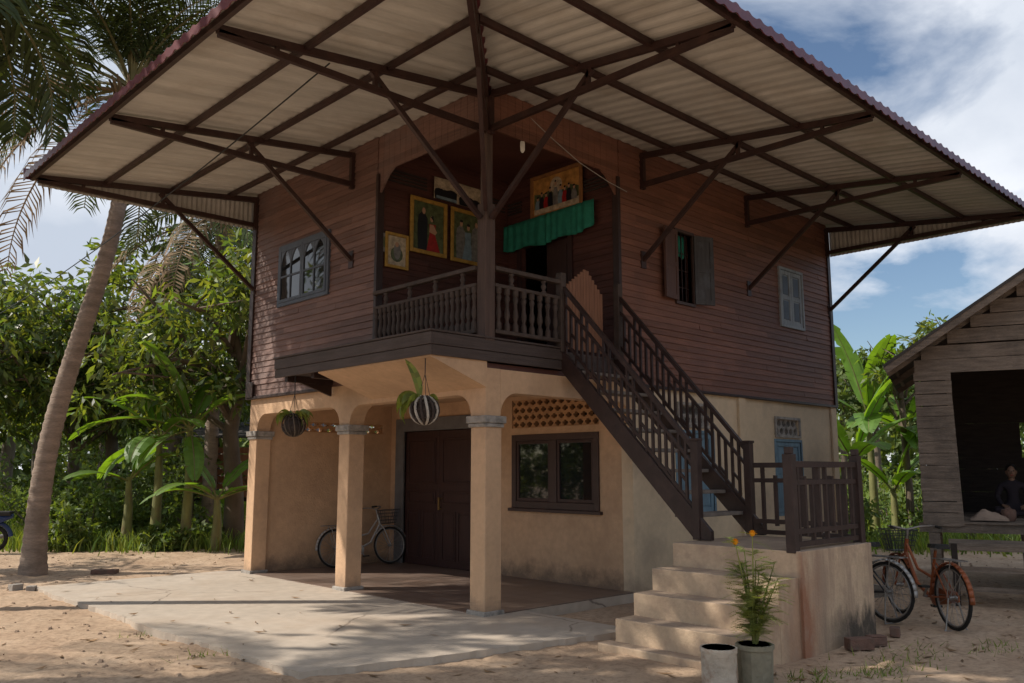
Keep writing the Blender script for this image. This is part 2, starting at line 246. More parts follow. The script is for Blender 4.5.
# ------------------------------------------------------------------ mesh helpers
V = Vector
class MB:
    def __init__(s): s.v = []; s.f = []; s.m = []
    def poly(s, pts, m=0):
        i = len(s.v); s.v += [tuple(p) for p in pts]; s.f.append(tuple(range(i, i+len(pts)))); s.m.append(m); return s
    def box(s, a, b, m=0):
        x0, x1 = sorted((a[0], b[0])); y0, y1 = sorted((a[1], b[1])); z0, z1 = sorted((a[2], b[2]))
        i = len(s.v); s.v += [(x0,y0,z0),(x1,y0,z0),(x1,y1,z0),(x0,y1,z0),(x0,y0,z1),(x1,y0,z1),(x1,y1,z1),(x0,y1,z1)]
        for q in ((3,2,1,0),(4,5,6,7),(0,1,5,4),(1,2,6,5),(2,3,7,6),(3,0,4,7)): s.f.append(tuple(i+k for k in q)); s.m.append(m)
        return s
    def bar(s, p, q, w, h, up=(0,0,1), m=0):
        p, q = V(p), V(q); d = (q-p).normalized(); up = V(up)
        if abs(d.dot(up)) > 0.98: up = V((1,0,0))
        r = d.cross(up).normalized()*w/2; u = r.cross(d).normalized()*h/2
        i = len(s.v)
        for c in (p, q): s.v += [tuple(c-r-u), tuple(c+r-u), tuple(c+r+u), tuple(c-r+u)]
        for k in ((3,2,1,0),(4,5,6,7),(0,1,5,4),(1,2,6,5),(2,3,7,6),(3,0,4,7)): s.f.append(tuple(i+j for j in k)); s.m.append(m)
        return s
    def tube(s, pts, rad, n=8, cap=True, m=0, closed=False):
        pts = [V(p) for p in pts]; k = len(pts)
        if not hasattr(rad, '__len__'): rad = [rad]*k
        ref = None; i0 = len(s.v)
        for j, p in enumerate(pts):
            if closed: d = pts[(j+1) % k]-pts[j-1]
            else: d = pts[min(j+1, k-1)]-pts[max(j-1, 0)]
            d = d.normalized() if d.length > 1e-9 else V((0,0,1))
            if ref is None:
                ref = V((0,0,1)) if abs(d.z) < 0.9 else V((1,0,0))
            a = d.cross(ref).normalized(); b_ = a.cross(d).normalized(); ref = b_
            for t in range(n):
                an = 2*math.pi*t/n; s.v.append(tuple(p + a*math.cos(an)*rad[j] + b_*math.sin(an)*rad[j]))
        for j in range(k if closed else k-1):
            for t in range(n):
                a0 = i0+j*n; b0 = i0+((j+1) % k)*n
                s.f.append((a0+t, a0+(t+1) % n, b0+(t+1) % n, b0+t)); s.m.append(m)
        if cap and not closed:
            s.f.append(tuple(i0+t for t in range(n))[::-1]); s.m.append(m)
            s.f.append(tuple(i0+(k-1)*n+t for t in range(n))); s.m.append(m)
        return s
    def lathe(s, prof, c=(0,0,0), n=10, m=0):
        return s.tube([(c[0], c[1], c[2]+z) for r, z in prof], [r for r, z in prof], n, True, m)
    def prism(s, outline, off, m=0):
        off = V(off); k = len(outline); i = len(s.v)
        s.v += [tuple(p) for p in outline] + [tuple(V(p)+off) for p in outline]
        s.f.append(tuple(range(i, i+k))[::-1]); s.m.append(m); s.f.append(tuple(range(i+k, i+2*k))); s.m.append(m)
        for t in range(k): s.f.append((i+t, i+(t+1) % k, i+k+(t+1) % k, i+k+t)); s.m.append(m)
        return s
    def ball(s, c, r, n=10, k=6, m=0):
        rr = r if hasattr(r, '__len__') else (r, r, r); i = len(s.v)
        for a in range(1, k):
            th = math.pi*a/k
            for t in range(n):
                ph = 2*math.pi*t/n; s.v.append((c[0]+rr[0]*math.sin(th)*math.cos(ph), c[1]+rr[1]*math.sin(th)*math.sin(ph), c[2]+rr[2]*math.cos(th)))
        tp = len(s.v); s.v.append((c[0], c[1], c[2]+rr[2])); s.v.append((c[0], c[1], c[2]-rr[2]))
        for a in range(k-2):
            for t in range(n): s.f.append((i+a*n+t, i+(a+1)*n+t, i+(a+1)*n+(t+1) % n, i+a*n+(t+1) % n)); s.m.append(m)
        for t in range(n):
            s.f.append((tp, i+t, i+(t+1) % n)); s.m.append(m)
            s.f.append((tp+1, i+(k-2)*n+(t+1) % n, i+(k-2)*n+t)); s.m.append(m)
        return s
    def build(s, name, mats, parent=None, base=(0,0,0), smooth=False, bevel=0.0, loc=None):
        me = bpy.data.meshes.new(name); bx, by, bz = base
        me.from_pydata([(x-bx, y-by, z-bz) for x, y, z in s.v], [], s.f)
        if isinstance(mats, str): mats = [mats]
        for q in mats: me.materials.append(MATS[q])
        if len(mats) > 1: me.polygons.foreach_set('material_index', s.m)
        if smooth:
            me.polygons.foreach_set('use_smooth', [True]*len(me.polygons))
            try: me.set_sharp_from_angle(angle=R(42))
            except Exception: pass
        me.update()
        o = bpy.data.objects.new(name, me); COL.objects.link(o)
        if parent: o.parent = parent
        o.location = loc if loc is not None else (base if parent is None else (0,0,0))
        if bevel:
            bv = o.modifiers.new('bevel', 'BEVEL'); bv.width = bevel; bv.segments = 2; bv.limit_method = 'ANGLE'; bv.angle_limit = R(35)
        return o
def tag(o, label=None, cat=None, group=None, kind=None):
    if label: o['label'] = label
    if cat: o['category'] = cat
    if group: o['group'] = group
    if kind: o['kind'] = kind
    return o
def thing(name, label, cat, loc=(0,0,0), rz=0, group=None):
    o = bpy.data.objects.new(name, None); COL.objects.link(o); o.location = loc; o.rotation_euler = (0,0,rz); o.empty_display_size = 0.2
    return tag(o, label, cat, group)
def copy_tree(o, parent=None):
    c = o.copy(); COL.objects.link(c)
    if parent: c.parent = parent
    for ch in list(o.children): copy_tree(ch, c)
    return c
def np_mesh(name, verts, faces_n, mats, parent=None, matidx=None, loc=(0,0,0)):
    """verts: (N,3); faces: (M,k) array"""
    me = bpy.data.meshes.new(name); nv = len(verts); nf, k = faces_n.shape
    me.vertices.add(nv); me.vertices.foreach_set('co', np.asarray(verts, np.float32).ravel())
    me.loops.add(nf*k); me.loops.foreach_set('vertex_index', faces_n.astype(np.int32).ravel())
    me.polygons.add(nf); me.polygons.foreach_set('loop_start', np.arange(0, nf*k, k, dtype=np.int32))
    for q in ([mats] if isinstance(mats, str) else mats): me.materials.append(MATS[q])
    if matidx is not None: me.polygons.foreach_set('material_index', matidx.astype(np.int32))
    me.update(calc_edges=True); me.validate()
    o = bpy.data.objects.new(name, me); COL.objects.link(o); o.location = loc
    if parent: o.parent = parent
    return o

# ------------------------------------------------------------------ ground
SUNH = V((-0.735, 0.678, 0))
def gheight(x, y):
    n = mnoise.noise(V((x*0.5, y*0.5, 0)))*0.035 + mnoise.noise(V((x*1.7, y*1.7, 3)))*0.022 + mnoise.noise(V((x*5, y*5, 7)))*0.018+mnoise.noise(V((x*11, y*11, 9)))*0.008
    z = -0.06 + n
    return z
def inside_house(x, y): return -3.2 < x < 9.3 and -1.6 < y < 6.7
def axis(lo, hi, far, st):
    a = list(np.arange(lo, hi+1e-6, st)); q = st; p = a[-1]
    while p < far: q *= 1.35; p += q; a.append(p)
    q = st; p = a[0]
    while p > -far: q *= 1.35; p -= q; a.insert(0, p)
    return a
def build_ground():
    xs = axis(-5, 7, 900, 0.08); ys = axis(-6, 12, 900, 0.08); nx, ny = len(xs), len(ys)
    v = np.zeros((nx*ny, 3)); k = 0
    for x in xs:
        for y in ys:
            far = max(0, math.hypot(x, y)-30)
            z = gheight(x, y) if far < 200 else -0.05
            if -2.9 < x < 9.1 and -0.9 < y < 6.2: z = -0.12
            v[k] = (x, y, z); k += 1
    i = np.arange(nx-1)[:, None]*ny + np.arange(ny-1)[None, :]; i = i.ravel()
    f = np.stack([i, i+ny, i+ny+1, i+1], 1)
    g = np_mesh('ground', v, f, 'ground'); tag(g, kind='structure')
    g.data.polygons.foreach_set('use_smooth', [True]*len(g.data.polygons))
build_ground()

# slab and porch floor
def slab():
    pts = [(-3.05, 6.55), (-3.10, 5.2), (-3.06, 3.4), (-3.12, 1.9), (-3.05, 0.5), (-3.02, -1.0), (-1.9, -1.27), (-0.6, -1.52), (0.4, -1.70), (0.64, -1.72), (0.64, -0.02), (3.0, -0.02), (3.0, 5.9), (0.2, 6.55)]
    out = []
    for i, p in enumerate(pts):
        q = pts[(i+1) % len(pts)]
        n = 14 if i < 9 else 1
        for k in range(n):
            t = k/n; j = (random.random()-.5)*0.045 if (n > 1 and k) else 0
            dx, dy = q[0]-p[0], q[1]-p[1]; l = math.hypot(dx, dy) or 1
            out.append((p[0]+dx*t - dy/l*j, p[1]+dy*t + dx/l*j, -0.16))
    o = MB().prism(out[::-1] if False else out, (0, 0, 0.16)).build('concrete_slab', 'concrete')
    tag(o, kind='structure')
    o2 = MB().box((0.02, 0.0, -0.02), (2.84, 5.86, 0.008)).build('porch_floor', 'floor_tile'); tag(o2, kind='structure')
slab()

# ------------------------------------------------------------------ HOUSE
house = thing('house', 'two storey house with brown timber upper floor over an ochre plastered ground floor', 'house')
XE, YE = 9.15, 6.06; ZF = 2.95; XR = 2.84; XB = 2.6; YB = 2.35
SL = 0.135
def zr(d): return 6.10 + SL*(d+3.61)         # roof sheet height, d = distance inside the wall line
ZT = zr(0)

def cells(u0, u1, z0, z1, holes):
    us = sorted({u0, u1, *[h[0] for h in holes], *[h[1] for h in holes]}); zs = sorted({z0, z1, *[h[2] for h in holes], *[h[3] for h in holes]})
    us = [u for u in us if u0 <= u <= u1]; zs = [z for z in zs if z0 <= z <= z1]
    for a, b in zip(us, us[1:]):
        run = None
        for c, d in zip(zs, zs[1:]):
            um, zm = (a+b)/2, (c+d)/2
            if any(h[0] < um < h[1] and h[2] < zm < h[3] for h in holes):
                if run: yield (a, b, *run); run = None
            else: run = (run[0], d) if run else (c, d)
        if run: yield (a, b, *run)
def wall(mb, axis_, p0, p1, u0, u1, z0, z1, holes=()):
    for a, b, c, d in cells(u0, u1, z0, z1, list(holes)):
        if axis_ == 'x': mb.box((p0, a, c), (p1, b, d))     # plane X = const
        else: mb.box((a, p0, c), (b, p1, d))
    return mb
def siding(mb, axis_, p, sgn, u0, u1, z0, z1, holes=(), h=0.098, off=0.02):
    """lapped boards on plane axis=p, outward direction sgn"""
    z = z0; 
    while z < z1-1e-4:
        zt = min(z+h, z1); ivs = [(u0, u1)]
        for a, b, c, d in holes:
            if min(d, zt)-max(c, z) > (zt-z)*0.4:
                n = []
                for s_, e_ in ivs:
                    if b <= s_ or a >= e_: n.append((s_, e_))
                    else:
                        if a > s_: n.append((s_, a))
                        if b < e_: n.append((b, e_))
                ivs = n
        cut = []
        for s_, e_ in ivs:
            a = s_; nx = s_+random.uniform(.6, 3.4)
            while nx < e_-.4: cut.append((a, nx-.0015)); a = nx+.0015; nx += random.uniform(2.2, 3.6)
            cut.append((a, e_))
        for s_, e_ in cut:
            jit = random.uniform(-.005, .005); w0, w1 = random.uniform(-.0035, .0035), random.uniform(-.0035, .0035)
            o1 = p+sgn*(off+jit); o0 = p+sgn*0.004; bk = p
            def P(pp, u, zz): return (pp, u, zz) if axis_ == 'x' else (u, pp, zz)
            mb.poly([P(o1, s_, z+w0), P(o1, e_, z+w1), P(o0, e_, zt+.004), P(o0, s_, zt+.004)])
            mb.poly([P(bk, s_, z+w0), P(bk, e_, z+w1), P(o1, e_, z+w1), P(o1, s_, z+w0)])
            for u in (s_, e_): mb.poly([P(bk, u, z), P(o1, u, z), P(o0, u, zt), P(bk, u, zt)])
        z = zt
    return mb

# ---- lower storey walls
H_win = (0.62, 2.48, 1.10, 2.27); H_vent = (0.62, 2.50, 2.38, 2.84); H_door = (3.40, 5.42, 0.0, 2.42)
MW = wall(MB(), 'x', XR, XR+0.2, 0.2, 5.86, -0.1, ZF, [H_win, H_vent, H_door])
MW.build('porch_wall', 'ochre_plaster', house)
H_lv = (0.75, 2.65, 2.38, 2.56)
wall(MB(), 'y', 5.86, YE, 0.26, XE, -0.15, ZF-.002, [H_lv]).build('end_wall', 'ochre_plaster', house)
HB1 = (3.93, 4.90, 1.05, 2.27); HB2 = (6.88, 7.78, 0.96, 2.20); HV1 = (4.0, 4.85, 2.40, 2.70); HV2 = (6.90, 7.72, 2.32, 2.60)
wall(MB(), 'y', 0.0, 0.2, XR, XE, -0.15, ZF, [HB1, HB2, HV1, HV2]).build('side_wall', 'beige_plaster', house, bevel=0)
wall(MB(), 'x', XE-0.2, XE-.002, 0.2, 5.86, -0.15, ZF).build('rear_wall', 'beige_plaster', house)
MB().box((5.66, -0.05, -0.1), (5.86, -0.002, ZF-0.003)).build('pilaster', 'beige_plaster', house, bevel=0.006)
MB().box((8.98, -0.04, -0.1), (9.19, -0.002, ZF-0.003)).build('pilaster', 'beige_plaster', house, bevel=0.006)
# columns and their cement caps
for (cx, cy, w, d) in ((0, 0, .27, .27), (0, 2.97, .27, .27), (0, 5.80, .27, .26)):
    c = MB().box((cx, cy, -0.1), (cx+w, cy+d, 2.36)).build('column', 'peach_plaster', house, bevel=0.012)
    cm = MB().box((cx-.045, cy-.045, 2.27), (cx+w+.045, cy+d+.045, 2.36)).box((cx-.025, cy-.025, 2.22), (cx+w+.025, cy+d+.025, 2.268))
    cm.build('capital', 'cap_cement', c, bevel=0.012)
    MB().box((cx-.03, cy-.03, -0.1), (cx+w+.03, cy+d+.03, 0.05)).build('plinth', 'cap_cement', c, bevel=0.012)
# arched beams
def arch_out(u0, u1, zs, zt, ztop, r=0.28):
    """outline of the beam over an opening u0..u1, rounded corners"""
    pts = [(u0, ztop), (u0, zs)]
    for k in range(9):
        a = math.pi - k*math.pi/16; pts.append((u0+r+r*math.cos(a), zt-r+r*math.sin(a)*1.0))
    for k in range(9):
        a = math.pi/2 - k*math.pi/16; pts.append((u1-r+r*math.cos(a), zt-r+r*math.sin(a)))
    pts += [(u1, zs), (u1, ztop)]
    return pts
ZS, ZA = 2.362, 2.64
bm_ = MB()
for u0, u1 in ((0.27, 2.97), (3.24, 5.80)):
    bm_.prism([(0.0, u, z) for u, z in arch_out(u0, u1, ZS, ZA, ZF-.004)], (0.25, 0, 0))
for y0, y1 in ((0, .27), (2.97, 3.24), (5.80, 6.06)): bm_.box((0, y0, ZS), (0.25, y1, ZF-.004))
bm_.build('front_beam', 'ochre_plaster', house)
MB().prism([(u, 0.002, z) for u, z in arch_out(0.255, XR-.002, ZS, ZA+.02, ZF-.006)], (0, 0.24, 0)).build('side_beam', 'peach_plaster', house)
MB().box((0.02, 0.02, ZF), (XE-.02, YE-.02, ZF+0.06)).build('upper_floor', 'inner_wood', house)
MB().box((0.25, 0.25, ZF-.05), (XR, 5.86, ZF-.012)).build('porch_ceiling', 'ochre_plaster', house)

# breeze block vents
def lattice(mb, axis_, p0, p1, u0, u1, z0, z1, nc, nr, t=0.028):
    def B(a, b, c, d):
        if axis_ == 'x': mb.box((p0, a, c), (p1, b, d))
        else: mb.box((a, p0, c), (b, p1, d))
    e = 0.002
    rh = (z1-z0)/nr
    for r in range(nr+1):
        zc = z0+r*rh; B(u0, u1, max(z0, zc-t/2), min(z1, zc+t/2))
    cw = (u1-u0)/nc
    for r in range(nr):
        for c in range(nc+1):
            u = u0+c*cw + (cw/2 if r % 2 else 0)
            if u > u1+1e-4: continue
            a, b = max(u0, u-t*0.6), min(u1, u+t*0.6); B(a, b, z0+r*rh+t/2+e, z0+(r+1)*rh-t/2-e)
            for s in (-1, 1):                                   # curved shoulders of each opening
                for k, zz in enumerate((z0+r*rh+t/2+e, z0+(r+1)*rh-t/2-e-0.022)):
                    a2, b2 = (b+e, b+cw*0.2) if s > 0 else (a-cw*0.2, a-e)
                    if a2 >= u0 and b2 <= u1: B(a2, b2, zz, zz+0.022)
    return mb
lattice(MB(), 'x', XR+0.02, XR+0.12, H_vent[0], H_vent[1], H_vent[2], H_vent[3], 12, 4).build('vent', 'vent_block', house)
lattice(MB(), 'y', 5.9, 6.0, H_lv[0], H_lv[1], H_lv[2], H_lv[3], 9, 2).build('vent', 'vent_block', house)
for h in (HV1, HV2):
    v = lattice(MB(), 'y', 0.02, 0.12, h[0], h[1], h[2], h[3], 5, 2).build('vent', 'cap_cement', house)
    fm = MB()
    for a, b, c, d in ((h[0]-.04, h[1]+.04, h[3]+.001, h[3]+.045), (h[0]-.04, h[1]+.04, h[2]-.045, h[2]-.001), (h[0]-.045, h[0]-.001, h[2], h[3]), (h[1]+.001, h[1]+.045, h[2], h[3])): fm.box((a, -.03, c), (b, 0.05, d))
    fm.build('frame', 'cap_cement', v)

# porch window with two casements
def frame_rect(mb, axis_, p0, p1, u0, u1, z0, z1, t, bt=None):
    bt = bt or t
    def B(a, b, c, d):
        if axis_ == 'x': mb.box((p0, a, c), (p1, b, d))
        else: mb.box((a, p0, c), (b, p1, d))
    B(u0, u0+t, z0, z1); B(u1-t, u1, z0, z1); B(u0+t, u1-t, z1-t, z1); B(u0+t, u1-t, z0, z0+bt)
    return mb
win = frame_rect(MB(), 'x', XR-0.03, XR+0.12, H_win[0], H_win[1], H_win[2], H_win[3], 0.10, 0.11).build('window', 'frame_dark', house, bevel=0.006)
um = (H_win[0]+H_win[1])/2
MB().box((XR-.028, um-.07, H_win[2]+.11), (XR+.1, um+.07, H_win[3]-.1)).build('mullion', 'frame_dark', win, bevel=0.005)
for a, b in ((H_win[0]+.1, um-.07), (um+.07, H_win[1]-.1)):
    frame_rect(MB(), 'x', XR-.012, XR+.04, a+.003, b-.003, H_win[2]+.113, H_win[3]-.103, 0.05).build('casement', 'door_wood', win, bevel=0.004)
    MB().box((XR+.008, a+.05, H_win[2]+.16), (XR+.014, b-.05, H_win[3]-.15)).build('pane', 'glass', win)
MB().box((XR-.07, H_win[0]-.05, H_win[2]-.05), (XR+.02, H_win[1]+.05, H_win[2]-.002)).build('sill', 'frame_dark', win, bevel=0.006)
# front double door
door = MB()
door.box((XR-.04, H_door[1], 0.0), (XR+.1, H_door[1]+.25, H_door[3]+.24)).box((XR-.04, H_door[0]-.25, 0.0), (XR+.1, H_door[0], H_door[3]+.24)).box((XR-.04, H_door[0], H_door[3]), (XR+.1, H_door[1], H_door[3]+.24))
dr = door.build('double_door', 'frame_grey', house, bevel=0.008)
dm = (H_door[0]+H_door[1])/2
for a, b in ((H_door[0]+.01, dm-.003), (dm+.003, H_door[1]-.01)):
    lf = MB().box((XR+.02, a, 0.01), (XR+.06, b, H_door[3]-.008)); w = (b-a)
    for (zz0, zz1) in ((.12, .98), (1.10, 1.34), (1.46, 2.28)):
        cols = [(a+.09, b-.09)] if zz1-zz0 < .4 or zz0 > 1.4 else [(a+.09, a+w/2-.03), (a+w/2+.03, b-.09)]
        for c0, c1 in cols:
            frame_rect(lf, 'x', XR+.004, XR+.019, c0, c1, zz0, zz1, 0.03)
            lf.box((XR+.008, c0+.05, zz0+.05), (XR+.0195, c1-.05, zz1-.05))
    q = lf.build('door_leaf', 'door_wood', dr, bevel=0.004)
MB().bar((XR-.03, dm-.06, 1.0), (XR-.03, dm-.06, 1.22), .025, .03).bar((XR+.02, dm-.06, 1.02), (XR-.04, dm-.06, 1.02), .02, .02).bar((XR+.02, dm-.06, 1.2), (XR-.04, dm-.06, 1.2), .02, .02).build('handle', 'brass', dr)

# shuttered openings in the side wall
def shutters(h, m, p, panels=2, name='window', depth=0.03, fr='shutter_grey', trim=0.05, pm='door_blue'):
    a, b, c, d = h
    w = frame_rect(MB(), 'y', p-depth, p+0.1, a-trim, b+trim, c-trim, d+trim, trim).build(name, fr, house, bevel=0.004)
    mid = (a+b)/2
    for u0, u1 in ((a+.004, mid-.003), (mid+.003, b-.004)):
        q = frame_rect(MB(), 'y', p-.012, p+.028, u0, u1, c+.004, d-.004, 0.075)
        hh = (d-c-.008); zz = [c+.004+.075+ k*(hh-.15+.06)/panels for k in range(panels+1)]
        for k in range(panels):
            z0 = c+.079 + k*((hh-.15-.07*(panels-1))/panels+.07); z1 = z0+(hh-.15-.07*(panels-1))/panels
            q.box((u0+.075, p+.006, z0), (u1-.075, p+.018, z1))
            if k < panels-1: q.box((u0+.075, p-.010, z1), (u1-.075, p+.026, z1+.07))
            q.box((u0+.095, p-.004, z0+.025), (u1-.095, p+.0055, z1-.025), 1)
        q.build('shutter', [m, pm], w, bevel=0.004)
    return w
shutters(HB1, 'door_blue', 0.02, 2, fr='door_blue'); shutters(HB2, 'door_blue', 0.02, 2, fr='door_blue')

# ---- upper storey
PX, PY = -0.03, -0.03
UW1 = (3.98, 4.40, 4.32, 5.44); UW2 = (7.20, 7.98, 4.34, 5.36); FW = (3.62, 5.10, 4.44, 5.38)
siding(MB(), 'x', PX, -1, YB, YE+.03, ZF, ZT, [FW]).build('upper_wall', 'siding', house)
siding(MB(), 'y', PY, -1, XB, XE+.03, ZF, ZT, [UW1, UW2]).build('upper_wall', 'side_siding', house)
wall(MB(), 'x', PX+.002, PX+.08, YB, YE, ZF, ZT-.01, [FW]).build('inner_lining', 'inner_wood', house)
wall(MB(), 'y', PY+.002, PY+.08, XB, XE, ZF, ZT-.01, [UW1, UW2]).build('inner_lining', 'inner_wood', house)
# end walls reach up to the sloping roof
MB().prism([(PX, YE, ZF), (XE, YE, ZF), (XE, YE, zr(5.9)), (5.9, YE, zr(5.9)), (PX, YE, ZT)], (0, 0.03, 0)).build('rear_gable', 'siding', house)
MB().prism([(XE, PY, ZF), (XE, YE, ZF), (XE, YE, zr(5.9)), (XE, PY, ZT)], (0.03, 0, 0)).build('end_gable', 'siding', house)
# balcony recess
rc = MB(); H_ud = (0.95, 2.0, ZF, 5.28)
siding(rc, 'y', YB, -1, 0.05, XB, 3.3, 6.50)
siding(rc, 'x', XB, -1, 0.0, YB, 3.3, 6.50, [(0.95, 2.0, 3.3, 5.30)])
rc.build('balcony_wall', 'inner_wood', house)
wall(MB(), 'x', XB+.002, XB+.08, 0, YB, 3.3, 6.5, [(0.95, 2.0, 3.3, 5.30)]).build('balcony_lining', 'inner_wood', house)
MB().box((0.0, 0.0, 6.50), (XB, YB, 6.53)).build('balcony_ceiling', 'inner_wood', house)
for a in ((0.10, YB-.045, 5.95, 0.85, 6.15), (2.02, YB-.045, 5.95, 2.5, 6.15)):
    m_ = MB()
    for k in range(4): m_.box((a[0], a[1], a[2]+k*.055), (a[3], a[1]+.02, a[2]+k*.055+.025))
    m_.build('wall_vent', 'hut_dark', house)
for a in ((1.98, 2.3), (0.1, 0.72)):
    m_ = MB()
    for k in range(4): m_.box((XB-.05, a[0], 5.9+k*.055), (XB-.03, a[1], 5.9+k*.055+.025))
    m_.build('wall_vent', 'hut_dark', house)
# balcony door: trim and one leaf standing half open
ud = MB().box((XB-.05, 0.87, 3.3), (XB+.06, 0.948, 5.38)).box((XB-.05, 2.002, 3.3), (XB+.06, 2.08, 5.38)).box((XB-.05, 0.948, 5.302), (XB+.06, 2.002, 5.38)).build('balcony_door', 'door_wood', house)
MB().box((XB+.01, 0.955, 3.3), (XB+.05, 1.46, 5.29)).box((XB+.0, 1.02, 3.5), (XB+.009, 1.4, 4.2)).box((XB+.0, 1.02, 4.35), (XB+.009, 1.4, 5.2)).build('door_leaf', 'door_wood', ud, bevel=.004)
# headers with vertical boards and chamfered ends
def header(name, axis_, p, u0, u1, cham, pieces=0.13):
    mb = MB(); zb = 6.03; n = int((u1-u0)/pieces); st = (u1-u0)/n
    for k in range(n):
        a, b = u0+k*st+.003, u0+(k+1)*st-.003
        def zl(u):
            dd = (u1-u) if cham == 'hi' else min(u-u0, u1-u)
            return zb if dd > 0.34 else zb - (0.34-dd)*1.1
        t = 0.03+random.uniform(0, .006)
        P = (lambda u, z: (p, u, z)) if axis_ == 'x' else (lambda u, z: (u, p, z))
        mb.prism([P(a, ZT-.005), P(a, zl(a)), P(b, zl(b)), P(b, ZT-.005)], (t, 0, 0) if axis_ == 'x' else (0, t, 0))
    return mb.build(name, 'siding' if axis_ == 'x' else 'side_siding', house)
header('header', 'x', PX, 0.08, YB-.002, 'hi'); header('header', 'y', PY, 0.08, XB-.002, 'hi')
# corner boards and corner trim
for q in (MB().box((PX-.045, YE-.06, ZF-.02), (PX+.01, YE+.05, ZT-.08)).box((PX-.045, YE+.05, ZF-.02), (PX+.06, YE+.07, ZT-.08)),
          MB().box((XE-.05, PY-.045, ZF-.02), (XE+.06, PY-.026, ZT-.08)).box((XE+.031, PY-.026, ZF-.02), (XE+.06, PY+.08, ZT-.08)),
          MB().box((PX-.035, YB-.06, 3.2), (PX+.08, YB-.001, 6.0)), MB().box((XB-.06, PY-.035, 3.2), (XB-.001, PY+.08, 6.0))):
    q.build('corner_board', 'dark_wood', house, bevel=.004)
for q in (MB().box((PX-.05, 3.6, ZF-.05), (PX+.02, YE+.06, ZF-.003)).box((PX-.07, YE-.22, ZF-.02), (PX-.046, YE+.02, ZF+.24)), MB().box((3.0, PY-.05, ZF-.045), (XE+.05, PY+.02, ZF-.003))):
    q.build('base_trim', 'dark_wood', house, bevel=.004)
# front casement window with arched lights
fw = frame_rect(MB(), 'x', PX-.05, PX+.06, FW[0]-.05, FW[1]+.05, FW[2]-.05, FW[3]+.05, .06).build('window', 'window_grey', house, bevel=.004)
mid = (FW[0]+FW[1])/2
for a, b in ((FW[0]+.012, mid-.004), (mid+.004, FW[1]-.012)):
    c, d = FW[2]+.012, FW[3]-.012; ym = (a+b)/2; zm = c+(d-c)*.47
    q = frame_rect(MB(), 'x', PX-.06, PX-.02, a, b, c, d, .05)
    q.box((PX-.058, ym-.015, c+.055), (PX-.022, ym+.015, d-.055)); q.box((PX-.059, a+.055, zm-.015), (PX-.021, ym-.015, zm+.015)); q.box((PX-.059, ym+.015, zm-.015), (PX-.021, b-.055, zm+.015))
    for u0, u1 in ((a+.055, ym-.015), (ym+.015, b-.055)):       # pointed-arch corner pieces
        wv = (u1-u0)
        for s in (0, 1):
            u = u0 if s == 0 else u1; sg = 1 if s == 0 else -1
            q.prism([(PX-.055, u, d-.055), (PX-.055, u, d-.055-wv*.75), (PX-.055, u+sg*wv*.12, d-.055-wv*.38), (PX-.055, u+sg*wv*.30, d-.055-wv*.12), (PX-.055, u+sg*wv*.46, d-.055)], (.03, 0, 0))
    q.build('casement', 'window_grey', fw, bevel=.003)
    MB().box((PX-.042, a+.04, c+.04), (PX-.037, b-.04, d-.04)).build('pane', 'glass', fw)
# side window, shutters swung open, curtain and bars
w1 = frame_rect(MB(), 'y', PY-.05, PY+.06, UW1[0]-.05, UW1[1]+.05, UW1[2]-.05, UW1[3]+.05, .05).build('window', 'frame_dark', house, bevel=.004)
def panel_leaf(mb, o, du, w, h):
    """leaf hinged at o, opening along du"""
    o, du = V(o), V(du).normalized(); n = V((du.y, -du.x, 0))
    def B(a, b, c, d, t0, t1):
        pts = [o+du*a+n*t0, o+du*b+n*t0, o+du*b+n*t1, o+du*a+n*t1]
        mb.prism([p+V((0,0,c)) for p in pts], (0, 0, d-c))
    B(0, .07, 0, h, -.018, .018); B(w-.07, w, 0, h, -.018, .018)
    for z0, z1 in ((0, .08), (h*.5-.035, h*.5+.035), (h-.08, h)): B(.07, w-.07, z0, z1, -.017, .017)
    for z0, z1 in ((.08, h*.5-.035), (h*.5+.035, h-.08)): B(.07, w-.07, z0, z1, -.008, .008)
    return mb
panel_leaf(MB(), (UW1[0]-.02, PY-.055, UW1[2]), (-.99, -.14, 0), .41, UW1[3]-UW1[2]).build('shutter', 'shutter_brown', w1)
panel_leaf(MB(), (UW1[1]+.02, PY-.055, UW1[2]), (.93, -.40, 0), .36, UW1[3]-UW1[2]).build('shutter', 'shutter_dark', w1)
gb = MB()
for k in range(1, 4): gb.bar((UW1[0]+k*.105, PY+.03, UW1[2]), (UW1[0]+k*.105, PY+.03, UW1[3]), .014, .014)
for k in range(3): gb.bar((UW1[0], PY+.045, UW1[2]+.25+k*.28), (UW1[1], PY+.045, UW1[2]+.25+k*.28), .012, .012)
gb.build('window_bars', 'steel', w1)
def cloth_strip(p, q, drop, waves, amp, name, matn, parent=None, base=(0,0,0), sag=0.0, nrm=(0, -1, 0)):
    p, q = V(p), V(q); n = waves*8; mb = MB(); nrm = V(nrm)
    rows = 6; idx = []
    for r in range(rows+1):
        row = []
        for k in range(n+1):
            t = k/n; f = r/rows
            pt = p.lerp(q, t) + V((0, 0, -drop*f*(1+.06*math.sin(t*17))-sag*math.sin(math.pi*t)*f)) + nrm*(amp*math.sin(2*math.pi*waves*t+1.7*math.sin(t*9)+1.1*math.sin(t*23))*(0.4+0.6*f)*(.7+.5*math.sin(t*14+1)))
            row.append(len(mb.v)); mb.v.append(tuple(pt))
        idx.append(row)
    for r in range(rows):
        for k in range(n): mb.f.append((idx[r][k], idx[r][k+1], idx[r+1][k+1], idx[r+1][k])); mb.m.append(0)
    o = mb.build(name, matn, parent, base=base, smooth=True)
    md = o.modifiers.new('thickness', 'SOLIDIFY'); md.thickness = 0.004
    return o
